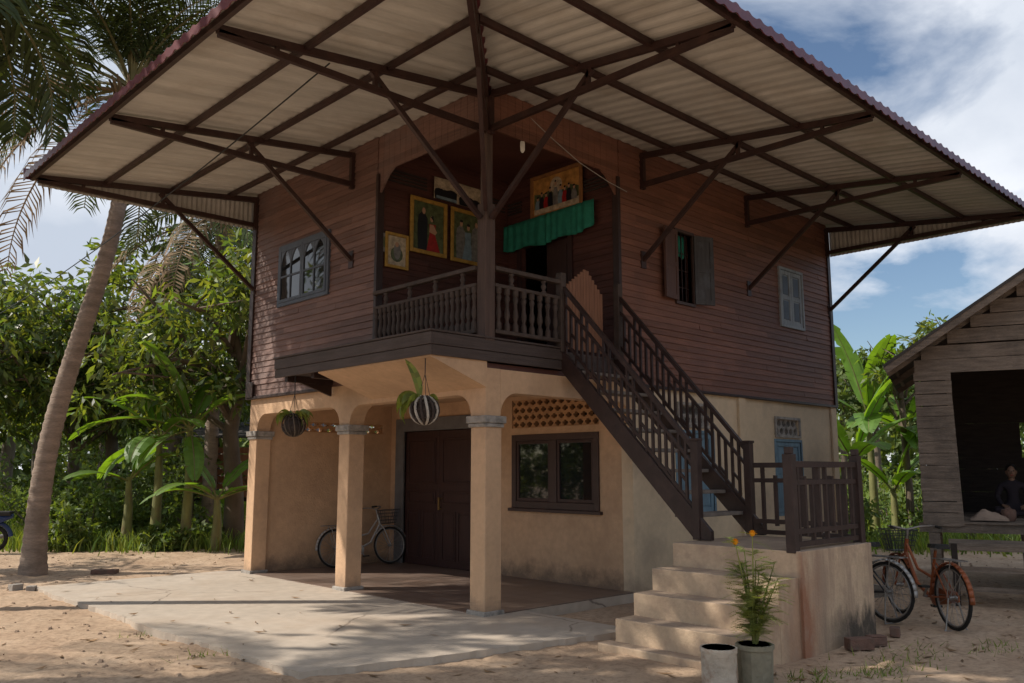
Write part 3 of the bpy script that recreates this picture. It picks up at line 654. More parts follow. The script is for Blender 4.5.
wc = cloth_strip((UW1[0], PY+.10, UW1[3]), (UW1[1]-.03, PY+.10, UW1[3]), .36, 4, .012, 'window_curtain', 'green_cloth', None, base=(UW1[0], PY+.1, UW1[3]))
tag(wc, 'short green curtain at the top of the open shuttered window', 'curtain')
shutters(UW2, 'shutter_grey', PY-.02, 2, fr='shutter_grey', pm='window_grey')

# ---- roof
def roof():
    mb = MB(); pitch = 0.215; amp = 0.022; th = 0.018
    def prof(u): 
        s = math.sin(2*math.pi*u/pitch); return amp*(s if s > -.35 else -.35)
    E = 3.74; Y1 = YE+.16; X1 = XE+.22; step = pitch/8
    def slope(front):
        umax = Y1 if front else X1; n = int((umax+E)/step)
        us = np.linspace(-E, umax, n+1); prev = None
        for u in us:
            din = min(u, 6.2)                                   # hip line: d <= u
            if din <= -E+1e-6: din = -E+.001
            row = []
            for t in np.linspace(0, 1, 5):
                d = -E+(din+E)*t; z = zr(d)+prof(u)+0.0
                z += .005*((u/.86) % 1.0); row.append((d, u, z) if front else (u, d, z))
            if prev is not None:
                for k in range(4):
                    a, b, c, e_ = prev[k], prev[k+1], row[k+1], row[k]
                    top = [(x, y, z+th) for x, y, z in (a, b, c, e_)]; bot = [a, b, c, e_]
                    mb.poly(top if not front else top[::-1], 1); mb.poly(bot[::-1] if not front else bot, 0 if front else 2)
                a, e_ = prev[0], row[0]
                # eave lip: the sheet's rolled maroon edge
                lip = lambda p, dz: (p[0], p[1], p[2]+dz)
                mb.poly([lip(a, th), lip(e_, th), lip(e_, -.085), lip(a, -.085)], 1)
                off = (0.012, 0, 0) if front else (0, 0.012, 0)
                q = [lip(a, -.085), lip(e_, -.085), lip(e_, 0), lip(a, 0)]
                mb.poly([(x+off[0], y+off[1], z) for x, y, z in q], 1)
                mb.poly([lip(a, -.085), lip(e_, -.085), (e_[0]+off[0], e_[1]+off[1], e_[2]-.085), (a[0]+off[0], a[1]+off[1], a[2]-.085)], 1)
            prev = row
    slope(True); slope(False)
    o = mb.build('roof', ['roof_under', 'roof_top', 'roof_under_side'], house, smooth=False)
    # verge trims (ends)
    m2 = MB()
    m2.bar((-E, Y1+.004, zr(-E)+.02), (6.1, Y1+.004, zr(6.1)+.02), .03, .16).bar((X1+.004, -E, zr(-E)+.02), (X1+.004, 6.1, zr(6.1)+.02), .03, .16)
    m2.build('verge', 'roof_top', o)
    for front in (True, False):                                  # corrugated panels closing the two ends under the slope
        m3 = MB()
        pos = (YE+.10) if front else (XE+.12); n = 150
        prev = None
        for k in range(n+1):
            d = -3.55+ (3.5)*k/n; w = .012*math.sin(2*math.pi*d/.085)
            a = (d, pos+w, 5.945) if front else (pos+w, d, 5.945); b = (d, pos+w, zr(d)-.03) if front else (pos+w, d, zr(d)-.03)
            if prev: m3.poly([prev[0], a, b, prev[1]])
            prev = (a, b)
        m3.build('end_panel', 'roof_under', o)
    hp = MB().tube([(-3.74, -3.74, zr(-3.74)+.05), (6.2, 6.2, zr(6.2)+.05)], .07, 8); hp.build('ridge_cap', 'roof_top', o)
    return o
roof_o = roof()
H3, OV = 6.0, 3.61
def zc(d): return 6.49 - 0.135*(-d) - 0.0    # centre line of the sloping chord
def truss(kind, u):
    if kind == 'f': P = lambda d, z: (d, u, z)
    elif kind == 's': P = lambda d, z: (u, d, z)
    else: P = lambda d, z: (d, d, z)
    m = MB(); w = .055
    m.bar(P(-.02, H3), P(-OV+.02, H3-.01), w, .075).bar(P(.0, 6.47), P(-OV, 6.03), w, .085)
    if kind != 'h': m.bar(P(-.07, 5.93), P(-.07, 6.5), .07, .07)
    m.bar(P(-1.72, H3), P(-1.72, 6.26), .045, .05)
    m.bar(P(-2.95, H3), P(-2.95, 6.10), .04, .045)
    if kind != 'h' : m.bar(P(-1.78, 6.2), P(-.04 if u else -.1, 4.82), .05, .06)
    else: m.bar(P(-1.5, 6.2), P(-.12, 4.9), .05, .07)
    if u and kind != 'h': m.box(*( ((-.06, u-.06, 4.70), (-.031, u+.06, 4.96)) if kind == 'f' else ((u-.06, -.06, 4.70), (u+.06, -.031, 4.96)) ))
    m.build('roof_truss', 'steel', house)
for u in (0, 2.98, 6.04): truss('f', u)
for u in (0, 3.14, 6.12, 9.12): truss('s', u)
truss('h', 1)
for d in (-3.64, -2.62, -1.55, -.55):
    z = zr(d)-.055
    MB().bar((d, d if d > -3.6 else d, z), (d, YE+.1, z), .05, .075).build('purlin', 'steel', house)
    MB().bar((d+.03, d, z), (XE+.16, d, z), .05, .075).build('purlin', 'steel', house)

# ---- balcony
deck = MB()
DX, DY = -0.88, 3.55
deck.box((DX, -.03, 3.06), (0.0, DY, 3.27)); deck.box((0.0, -.03, 3.06), (XB, YB, 3.27))
dk = deck.build('deck', 'deck_wood', house)
fa = MB()
for z0, z1, o in ((3.02, 3.14, .0), (3.145, 3.29, .012)):
    fa.box((DX-.03-o, -.06-o, z0), (DX-.002, DY+.02, z1)); fa.box((DX-.002, -.06-o, z0), (1.32, -.032, z1))
fa.box((DX-.06, -.09, 3.295), (DX+.2, DY+.03, 3.32)); fa.box((DX+.2, -.09, 3.295), (1.33, .1, 3.32))
fa.build('fascia', 'deck_wood', dk, bevel=.006)
MB().prism([(DX+.0, -.028, 3.045), (DX+.0, -.028, 3.005), (-.003, -.028, 2.70), (-.003, -.028, 3.045)], (0, 2.45, 0)).build('deck_haunch', 'ochre_plaster', dk)
for y in (2.70, 3.42): MB().box((-.8, y-.04, 2.965), (-.05, y+.04, 3.055)).build('joist', 'dark_wood', dk)
MB().prism([(-.84, 3.40, 3.05), (-.05, 3.40, 2.80), (-.05, 3.40, 3.05)], (0, .05, 0)).build('bracket', 'dark_wood', dk)
post = MB().box((-.075, -.075, 3.27), (.085, .085, 5.02)).box((-.05, -.05, 5.02), (.06, .06, 6.5)).box((.02, .062, 5.03), (.12, .13, 6.45)).build('balcony_post', 'post_wood', house, bevel=.008)
BAL = [(.034, 0), (.034, .09), (.022, .11), (.018, .14), (.030, .18), (.034, .22), (.026, .28), (.019, .33), (.024, .35), (.019, .37), (.030, .41), (.033, .44), (.022, .47), (.034, .49), (.034, .56)]
KNOB = [(.03, 0), (.03, .02), (.018, .035), (.034, .08), (.018, .125), (.03, .14), (.03, .16)]
def balustrade(p, q, n, knobs):
    p, q = V(p), V(q)
    b = MB().bar(p+V((0,0,4.20)), q+V((0,0,4.20)), .085, .055).bar(p+V((0,0,3.985)), q+V((0,0,3.985)), .06, .045).bar(p+V((0,0,3.40)), q+V((0,0,3.40)), .075, .05)
    o = b.build('balustrade', 'grey_wood', house, bevel=.008)
    for k in range(n):
        c = p.lerp(q, (k+.5)/n); MB().lathe([(r*1.12, z*.96) for r, z in BAL], (c.x, c.y, 3.425), 8).build('baluster', 'grey_wood', o, smooth=True)
    for k in range(knobs):
        c = p.lerp(q, (k+.5)/knobs); MB().lathe([(r*1.15, z*1.0) for r, z in KNOB], (c.x, c.y, 4.008), 8).build('spindle', 'grey_wood', o, smooth=True)
    return o
balustrade((-.07, .085, 0), (-.07, 2.30, 0), 21, 4)
balustrade((.09, -.05, 0), (1.27, -.05, 0), 8, 2)
MB().box((1.26, -.10, 3.25), (1.36, .0, 4.33)).build('newel', 'grey_wood', house, bevel=.008)
# ---- stairs
def stairs():
    st = MB(); y0, z0, y1, z1 = -.03, 3.22, -2.13, .93
    XA, XC = 1.33, 2.45
    d = V((0, y1-y0, z1-z0))
    for x in (XA, XC):
        out = [(x-.03, y0, z0+.10), (x-.03, y0, z0-.20), (x-.03, y1+.06, z1), (x-.03, y1-.16, z1), (x-.03, y1-.16, z1+.10)]
        st.prism(out, (.06, 0, 0))
    o = st.build('staircase', 'dark_wood', house, bevel=.004)
    n = 9
    for k in range(1, n):
        t = k/n; yy = y0+d.y*t; zz = z0+d.z*t
        MB().box((XA+.03, yy-.12, zz-.02), (XC-.03, yy+.13, zz+.022)).build('tread', 'tread_wood', o, bevel=.005)
    for x, top in ((XA, 4.15), (XC, 4.22)):
        m = MB(); ya, yb = -.06, -2.10; za, zb = top, 1.93
        sl = lambda yy, off: za+(yy-ya)/(yb-ya)*(zb-za)+off
        m.bar((x, ya, sl(ya, 0)), (x, yb, sl(yb, 0)), .055, .05)
        m.bar((x, ya, sl(ya, -.20)), (x, yb, sl(yb, -.20)), .03, .035)
        m.bar((x, ya, sl(ya, -.70)), (x, yb, sl(yb, -.70)), .03, .035)
        kk = 22
        for k in range(kk):
            yy = ya+(yb-ya)*(k+.6)/kk
            lo, hi = [(-.86, -.02), (-.70, -.20), (-.86, -.20), (-.70, -.02)][k % 4]
            m.bar((x, yy, sl(yy, lo)), (x, yy, sl(yy, hi)), .03, .032)
            if k % 2: 
                y2 = ya+(yb-ya)*(k+1.6)/kk if k < kk-1 else yb
                m.bar((x, yy, sl(yy, -.36 - .14*(k % 3))), (x, y2, sl(y2, -.36 - .14*(k % 3))), .025, .028)
        m.build('stair_railing', 'dark_wood', o)
        MB().box((x-.045, yb-.05, z1), (x+.045, yb+.045, 2.03)).box((x-.055, yb-.06, 2.03), (x+.055, yb+.055, 2.06)).build('newel', 'dark_wood', o, bevel=.005)
    MB().box((XC-.05, -.15, 3.25), (XC+.05, -.055, 4.34)).build('newel', 'grey_wood', o, bevel=.006)
stairs()
# slatted wooden gate standing open at the head of the stairs
def gate():
    base = (1.40, .03, 3.33); g = thing('stair_gate', 'brown slatted wooden gate with a peaked top at the head of the stairs', 'gate', base)
    n = 15; m = MB()
    for k in range(n):
        x = .0+k*.058; pk = 1.18 - (.36*(8.5-k)/8.5 if k < 8.5 else .32*(k-8.5)/5.5)
        m.box((x, 0, 0), (x+.055, .022, pk))
    m.build('slat_panel', 'gate_wood', g, bevel=.004)
    MB().box((.01, .0225, .2), (.86, .05, .27)).box((.01, .0225, .62), (.86, .05, .69)).build('crossbar', 'gate_wood', g)
gate()

# ------------------------------------------------------------------ front steps and platform
def steps():
    s = thing('front_steps', 'short flight of pinkish cement steps rising to a landing with a dark rail', 'steps', (0.9, -2.8, 0))
    B = (0.9, -2.8, 0); zs = [.235, .455, .675, .92]; xs = [-.10, .20, .52, .90]
    m = MB(); YL, YR = -2.06, -3.52
    for i in range(4):
        x1 = xs[i+1] if i < 3 else 2.46
        m.box((xs[i], YR if i < 3 else YR-.04, -.15), (x1, YL, zs[i]))
    o = m.build('step_block', 'steps_cement', s, base=B, bevel=.006)
    MB().box((-.28, -3.50, -.14), (-.10, -1.98, .02)).build('bottom_slab', 'steps_cement', s, base=B, bevel=.012)
    # railing on the landing: one panel along the edge, one across the end
    def panel(p, q, n, dense):
        p, q = V(p), V(q); r = MB(); 
        def L(z, h=.05, w=.045): r.bar(p+V((0,0,z)), q+V((0,0,z)), w, h)
        L(1.76, .06, .06); L(1.58); L(1.10); L(.975)
        for k in range(n):
            c = p.lerp(q, (k+.7)/(n+.4)); lo, hi = [(.97, 1.76), (1.05, 1.64), (.97, 1.60), (1.05, 1.74)][k % 4]
            r.bar(c+V((0,0,lo)), c+V((0,0,hi)), .038, .038)
        return r
    panel((.97, -3.46, 0), (2.36, -3.46, 0), 9, True).build('rail_panel', 'dark_wood', s, base=B)
    panel((2.40, -2.2, 0), (2.40, -3.42, 0), 7, True).build('rail_panel', 'dark_wood', s, base=B)
    for x, y in ((.94, -3.46), (2.40, -3.46)):
        MB().box((x-.05, y-.05, .9), (x+.05, y+.05, 1.86)).box((x-.035, y-.035, 1.86), (x+.035, y+.035, 1.93)).build('rail_post', 'dark_wood', s, base=B, bevel=.006)
    # dark mould marks at the foot of the landing's side
    random.seed(3)
steps()
def steps_stain():
    m = MATS['steps_cement']; nt = m.node_tree; N = nt.nodes; L = nt.links; b = N['Principled BSDF']; src = b.inputs['Base Color'].links[0].from_socket
    geo = N.new('ShaderNodeNewGeometry'); sp = N.new('ShaderNodeSeparateXYZ'); L.new(geo.outputs['Position'], sp.inputs[0])
    def nz(scale, st):
        mp = N.new('ShaderNodeMapping'); mp.inputs['Scale'].default_value = st; L.new(geo.outputs['Position'], mp.inputs[0])
        n = N.new('ShaderNodeTexNoise'); n.inputs['Scale'].default_value = scale; n.inputs['Detail'].default_value = 7; n.inputs['Roughness'].default_value = .62; L.new(mp.outputs[0], n.inputs['Vector']); return n.outputs['Fac']
    def mr(v, a, b_, c=0, d=1):
        r = N.new('ShaderNodeMapRange'); r.clamp = True
        for i, q in enumerate((a, b_, c, d)): r.inputs[i+1].default_value = q
        L.new(v, r.inputs[0]); return r.outputs[0]
    def mul(a, b_, op='MULTIPLY'):
        q = N.new('ShaderNodeMath'); q.operation = op
        for i, v in enumerate((a, b_)):
            if isinstance(v, (int, float)): q.inputs[i].default_value = v
            else: L.new(v, q.inputs[i])
        return q.outputs[0]
    cur = src
    def mix(f, c):
        nonlocal cur
        x = N.new('ShaderNodeMix'); x.data_type = 'RGBA'; L.new(f, x.inputs['Factor']); L.new(cur, x.inputs[6]); x.inputs[7].default_value = (*c, 1); cur = x.outputs[2]
    side = mr(sp.outputs['Y'], -3.50, -3.54)                       # the landing's outer side
    # vertical run-off streaks
    mix(mul(side, mr(nz(5, (1, 1, .12)), .46, .62, 0, .85)), (.33, .235, .17))
    # mould creeping up from the ground at the far end
    h = mul(nz(7, (1, 1, .35)), .62); mm = mul(mr(mul(h, sp.outputs['Z'], 'SUBTRACT'), .0, .16), mr(sp.outputs['X'], 1.15, 1.9))
    mix(mul(side, mul(mm, .95)), (.055, .046, .038))
    # red-brown wash near the steps end
    mix(mul(side, mul(mr(nz(3, (1, 1, .25)), .38, .55, 0, .9), mul(mr(sp.outputs['X'], 1.3, 1.0), mr(sp.outputs['X'], .2, .7)))), (.30, .13, .075))
    # foot traffic greys the treads
    sn = N.new('ShaderNodeSeparateXYZ'); L.new(geo.outputs['Normal'], sn.inputs[0])
    mix(mul(mr(sn.outputs['Z'], .6, .9), mr(nz(4, (1, 1, 1)), .3, .6, .35, .9)), (.30, .225, .175))
    # dirt gathered in the inner corners of each step and along its foot
    mix(mul(mr(nz(9, (1, .5, .6)), .5, .68, 0, .6), mr(sn.outputs['Z'], .5, .2)), (.36, .255, .19))
    L.new(cur, b.inputs['Base Color'])
steps_stain()
def slab_cracks():
    m = MATS['concrete']; nt = m.node_tree; N = nt.nodes; L = nt.links; b = N['Principled BSDF']; src = b.inputs['Base Color'].links[0].from_socket
    geo = N.new('ShaderNodeNewGeometry'); n = N.new('ShaderNodeTexNoise'); n.inputs['Scale'].default_value = 2.2; n.inputs['Detail'].default_value = 6; L.new(geo.outputs['Position'], n.inputs['Vector'])
    a = N.new('ShaderNodeMix'); a.data_type = 'RGBA'; a.inputs['Factor'].default_value = .22; L.new(geo.outputs['Position'], a.inputs[6]); L.new(n.outputs['Color'], a.inputs[7])
    v = N.new('ShaderNodeTexVoronoi'); v.feature = 'DISTANCE_TO_EDGE'; v.inputs['Scale'].default_value = .42; L.new(a.outputs[2], v.inputs['Vector'])
    q = N.new('ShaderNodeMapRange'); q.clamp = True
    for i, x in enumerate((.0015, .006, .75, 0.0)): q.inputs[i+1].default_value = x
    L.new(v.outputs['Distance'], q.inputs[0]); k = N.new('ShaderNodeTexNoise'); k.inputs['Scale'].default_value = .7; L.new(geo.outputs['Position'], k.inputs['Vector'])
    w = N.new('ShaderNodeMapRange'); w.clamp = True
    for i, x in enumerate((.48, .58, 0, 1)): w.inputs[i+1].default_value = x
    L.new(k.outputs['Fac'], w.inputs[0]); e = N.new('ShaderNodeMath'); e.operation = 'MULTIPLY'; L.new(q.outputs[0], e.inputs[0]); L.new(w.outputs[0], e.inputs[1])
    x = N.new('ShaderNodeMix'); x.data_type = 'RGBA'; L.new(e.outputs[0], x.inputs['Factor']); L.new(src, x.inputs[6]); x.inputs[7].default_value = (.13, .10, .08, 1)
    # sand blown over the slab from the yard
    s_ = N.new('ShaderNodeTexNoise'); s_.inputs['Scale'].default_value = .55; s_.inputs['Detail'].default_value = 8; s_.inputs['Roughness'].default_value = .65; L.new(geo.outputs['Position'], s_.inputs['Vector'])
    z = N.new('ShaderNodeMapRange'); z.clamp = True
    for i, y in enumerate((.52, .70, 0, .4)): z.inputs[i+1].default_value = y
    L.new(s_.outputs['Fac'], z.inputs[0]); y = N.new('ShaderNodeMix'); y.data_type = 'RGBA'; L.new(z.outputs[0], y.inputs['Factor']); L.new(x.outputs[2], y.inputs[6]); y.inputs[7].default_value = (.50, .38, .28, 1)
    L.new(y.outputs[2], b.inputs['Base Color'])
slab_cracks()

# ------------------------------------------------------------------ things on the house
def picture(name, axis_, plane, u0, u1, z0, z1, t, fm, bgm, label, cat, shapes, proud=.05, tilt=0):
    """framed picture on a wall; shapes = list of (material, outline in 0..1)"""
    um = (u0+u1)/2; base = (plane, um, z0) if axis_ == 'x' else (um, plane, z0)
    th = thing(name, label, cat, base)
    P = (lambda u, z, d: (plane-d, u, z)) if axis_ == 'x' else (lambda u, z, d: (u, plane-d, z))
    def box(mb, a, b, c, d, d0, d1):
        if axis_ == 'x': mb.box((plane-d0, a, c), (plane-d1, b, d))
        else: mb.box((a, plane-d0, c), (b, plane-d1, d))
    p0, p1 = proud-.03, proud
    if t > 0:
        f = MB(); frame_rect(f, axis_, plane-p1, plane-p0, u0, u1, z0, z1, t); f.build('frame', fm, th, base=base, bevel=.006)
    c = MB(); box(c, u0+t+.001, u1-t-.001, z0+t+.001, z1-t-.001, p0-.0, p0+.008)
    mats = [bgm]
    for k, (mn, outl) in enumerate(shapes):
        if mn not in mats: mats.append(mn)
        dd = p0+.0095+k*.0008
        # along x-faces the view reads +Y as left
        def U(x): return (u1-t)-(u1-u0-2*t)*x if axis_ == 'x' else (u0+t)+(u1-u0-2*t)*x
        c.poly([P(U(x), (z0+t)+(z1-z0-2*t)*y, dd) for x, y in outl], mats.index(mn))
    c.build('print', mats, th, base=base)
    return th
def el(cx, cy, rx, ry, n=12): return [(cx+rx*math.cos(2*math.pi*k/n), cy+ry*math.sin(2*math.pi*k/n)) for k in range(n)]
man = lambda cx, s, y0=0.0: [(cx-.14*s, y0), (cx-.16*s, y0+.45*s), (cx-.13*s, y0+.62*s), (cx-.04*s, y0+.69*s), (cx+.05*s, y0+.68*s), (cx+.13*s, y0+.58*s), (cx+.12*s, y0)]
dress = lambda cx, s, y0=0.0: [(cx-.19*s, y0), (cx-.10*s, y0+.34*s), (cx-.11*s, y0+.54*s), (cx+.09*s, y0+.55*s), (cx+.08*s, y0+.33*s), (cx+.24*s, y0)]
picture('framed_photo', 'y', YB-.03, .52, 1.23, 4.94, 5.81, .06, 'gold_frame', 'pic_green', 'large gold framed photo of a couple, woman in a red dress', 'picture',
        [('pic_black', man(.32, 1.15, .0)), ('pic_red', dress(.64, 1.05, .0)), ('pic_skin', el(.34, .82, .055, .07)), ('pic_skin', el(.60, .68, .05, .065)), ('pic_skin', [(.52, .40), (.72, .36), (.78, .42), (.66, .56), (.54, .56)]), ('pic_black', [(.56, .72), (.65, .76), (.68, .62), (.64, .66)])])
picture('framed_photo', 'y', YB-.03, 1.31, 2.02, 4.93, 5.80, .06, 'gold_frame', 'pic_green', 'gold framed photo of a standing group partly behind the balcony post', 'picture',
        [('pic_grey', man(.26, 1.05)), ('pic_blue', dress(.52, 1.1)), ('pic_grey', man(.80, 1.1)), ('pic_skin', el(.27, .76, .05, .06)), ('pic_skin', el(.52, .70, .05, .06)), ('pic_skin', el(.8, .8, .05, .06)), ('pic_black', el(.27, .82, .06, .03)), ('pic_black', el(.52, .76, .06, .03))])
picture('framed_photo', 'y', YB-.03, .08, .50, 4.63, 5.16, .045, 'gold_frame', 'pic_pale', 'small gold framed picture beside the balcony opening edge', 'picture',
        [('pic_green', el(.5, .38, .34, .26)), ('pic_grey', el(.52, .5, .2, .3)), ('pic_skin', el(.5, .72, .1, .09))])
picture('wall_poster', 'y', YB-.03, .97, 1.95, 5.86, 6.21, 0, 'gold_frame', 'pic_pale', 'unframed pale banner with dark figures above the gold frames', 'poster',
        [('pic_black', man(.12, .75)), ('pic_black', man(.24, .72)), ('pic_pale', el(.12, .6, .035, .1)), ('pic_black', man(.36, .8)), ('pic_blue', [(.04, .03), (.46, .03), (.46, .16), (.04, .16)]), ('pic_black', man(.6, .6)), ('pic_black', man(.73, .66)), ('pic_black', man(.87, .6))], proud=.06)
picture('wall_card', 'y', YB-.03, .03, .10, 4.85, 5.13, 0, 'gold_frame', 'pic_grey', 'thin pale card at the very edge of the balcony wall', 'card', [('pic_green', el(.5, .5, .3, .3))])
PF = []
for k_, (x_, h_, m_) in enumerate(((.10, .34, 'pic_blue'), (.19, .44, 'pic_black'), (.29, .40, 'pic_red'), (.38, .52, 'pic_black'), (.50, .66, 'pic_grey'), (.61, .50, 'pic_blue'), (.70, .42, 'pic_red'), (.79, .46, 'pic_black'), (.90, .38, 'pic_grey'))):
    PF += [(m_, [(x_-.055, .16), (x_-.06, .16+h_*.35), (x_-.03, .16+h_*.72), (x_+.03, .16+h_*.72), (x_+.055, .16+h_*.4), (x_+.06, .16)]), ('pic_skin', el(x_, .16+h_*.86, .024, .06, 8)), ('pic_black', el(x_, .16+h_*.97, .022, .03, 8))]
picture('framed_painting', 'x', XB-.03, .60, 1.72, 5.68, 6.40, .06, 'brown_frame', 'pic_orange', 'wide wood framed painting of seated figures above the green valance', 'picture',
        [('pic_pale', [(.02, .03), (.98, .03), (.98, .22), (.02, .18)]), ('pic_green', [(.02, .18), (.98, .22), (.98, .5), (.8, .6), (.6, .5), (.4, .62), (.2, .55), (.02, .6)]), ('pic_pale', el(.5, .7, .13, .22))]+PF, proud=.07)
vl = cloth_strip((XB-.11, 2.33, 5.70), (XB-.11, .36, 5.74), .42, 13, .022, 'door_valance', 'green_cloth', None, base=(XB-.11, 2.3, 5.76), sag=.05, nrm=(-1, 0, 0))
tag(vl, 'gathered green cloth valance hung across the balcony doorway', 'curtain')
# bulb on its cord
bl = thing('light_bulb', 'white compact light bulb hanging on a cord over the balcony', 'light bulb', (.66, .02, 6.05))
MB().tube([(0, 0, .10), (0, 0, .42)], .006, 6).build('cord', 'wire', bl)
MB().lathe([(.02, .10), (.024, .06), (.024, .02), (.018, .0), (.03, -.02), (.034, -.08), (.03, -.14), (.012, -.17)], (0,0,0), 10).build('lamp', 'white_plastic', bl, smooth=True)
tag(MB().tube([(.70, -.02, 6.42), (1.1, -.05, 6.22), (1.7, -.075, 5.98), (2.3, -.08, 5.85), (2.75, -.07, 5.80)], .006, 5).build('lamp_cable', 'pale_wire', None, base=(.7, 0, 6.4)), 'thin pale cable sagging from the lamp to the side wall', 'cable')
# overhead service wire
a_, b_ = V((-2.35, -.05, 6.08)), V((6.5, 29.5, 7.0))
def svc():
    pts = []
    e = V(at(22, -14.7, 5.0))
    for k in range(21):
        t = k/20; p = a_.lerp(e, t); p.z -= .32*4*t*(1-t); pts.append(p)
    tag(MB().tube(pts, .009, 5).build('service_wire', 'wire', None, base=a_), 'thin dark electric wire running from the roof past the palm trunk', 'wire')

# hanging orchids
def planter(loc, top, label, striped, leaves, seed):
    random.seed(seed); r = .165
    t = thing('hanging_planter', label, 'hanging plant', loc, group='hanging plants under the balcony')
    b = MB()
    n = 14
    for k in range(n):
        a0 = 2*math.pi*k/n; pts = []
        for j in range(9):
            th = .35+(math.pi-.35)*j/8; pts.append((r*math.sin(th)*math.cos(a0+j*.06), r*math.sin(th)*math.sin(a0+j*.06), r*math.cos(th)))
        b.tube(pts, .016 if striped else .009, 6, m=(k % 2))
    for th in (.5, 1.1, 1.6, 2.2): b.tube([(r*math.sin(th)*math.cos(x), r*math.sin(th)*math.sin(x), r*math.cos(th)) for x in np.linspace(0, 2*math.pi, 17)[:-1]], .006, 5, closed=True, m=0)
    b.ball((0, 0, -.015), r*.86, 12, 7, m=0)
    b.build('basket', ['husk_dark', 'husk_pale'] if striped else ['husk_dark', 'bark'], t, smooth=True)
    w = MB(); h = top-loc[2]
    for k in range(3):
        an = 2*math.pi*k/3; w.tube([(r*.5*math.cos(an), r*.5*math.sin(an), r*.85), (0, 0, .42)], .004, 4)
    w.tube([(0, 0, .42), (0, 0, h)], .006, 5); w.build('hanger', 'wire', t)
    lf = MB()
    for (az, elv, ln, wd) in leaves:
        pts = []; p = V((.06*math.cos(az), .06*math.sin(az), r*.75)); e = elv
        for k in range(9):
            q = k/8; pts.append((p.copy(), wd*(math.sin(math.pi*min(1, q*.93+.07))**.6)))
            p = p+V((math.cos(az)*math.cos(e), math.sin(az)*math.cos(e), math.sin(e)))*ln/8; e -= .28*(1 if elv < 1.2 else .35)
        s_ = V((-math.sin(az), math.cos(az), 0)); roll = random.uniform(.5, 1.2)*random.choice((-1, 1)); n_ = (pts[4][0]-pts[2][0]).normalized().cross(s_); s_ = (s_*math.cos(roll)+n_*math.sin(roll))*(1.7 if striped else 1.2)
        for (p0, w0), (p1, w1) in zip(pts, pts[1:]):
            up_ = V((0, 0, .012))
            lf.poly([p0-s_*w0+up_, p0, p1, p1-s_*w1+up_]); lf.poly([p0, p0+s_*w0+up_, p1+s_*w1+up_, p1])
    lf.build('leaves', 'orchid_leaf', t, smooth=True)
    return t
LV = lambda n, l0, l1, sd_: (random.seed(sd_), [(random.uniform(0, 6.28), random.uniform(.1, .9), random.uniform(l0, l1), random.uniform(.018, .03)) for _ in range(n)])[1]
planter((-.86, 3.06, 2.33), 3.03, 'dark wire basket with short drooping green leaves hanging from the left balcony end', False, LV(26, .2, .34, 1), 1)
planter((-.85, .11, 2.39), 3.03, 'striped round basket with a tall strappy plant hanging from the balcony corner', True,
        [(2.5, 1.55, .50, .032), (2.2, .75, .36, .034), (2.7, .35, .40, .036), (2.35, .05, .42, .03), (2.9, .6, .3, .03), (1.9, .3, .34, .03), (3.2, .2, .36, .03), (2.55, -.1, .42, .028), (5.0, .5, .2, .025)], 2)

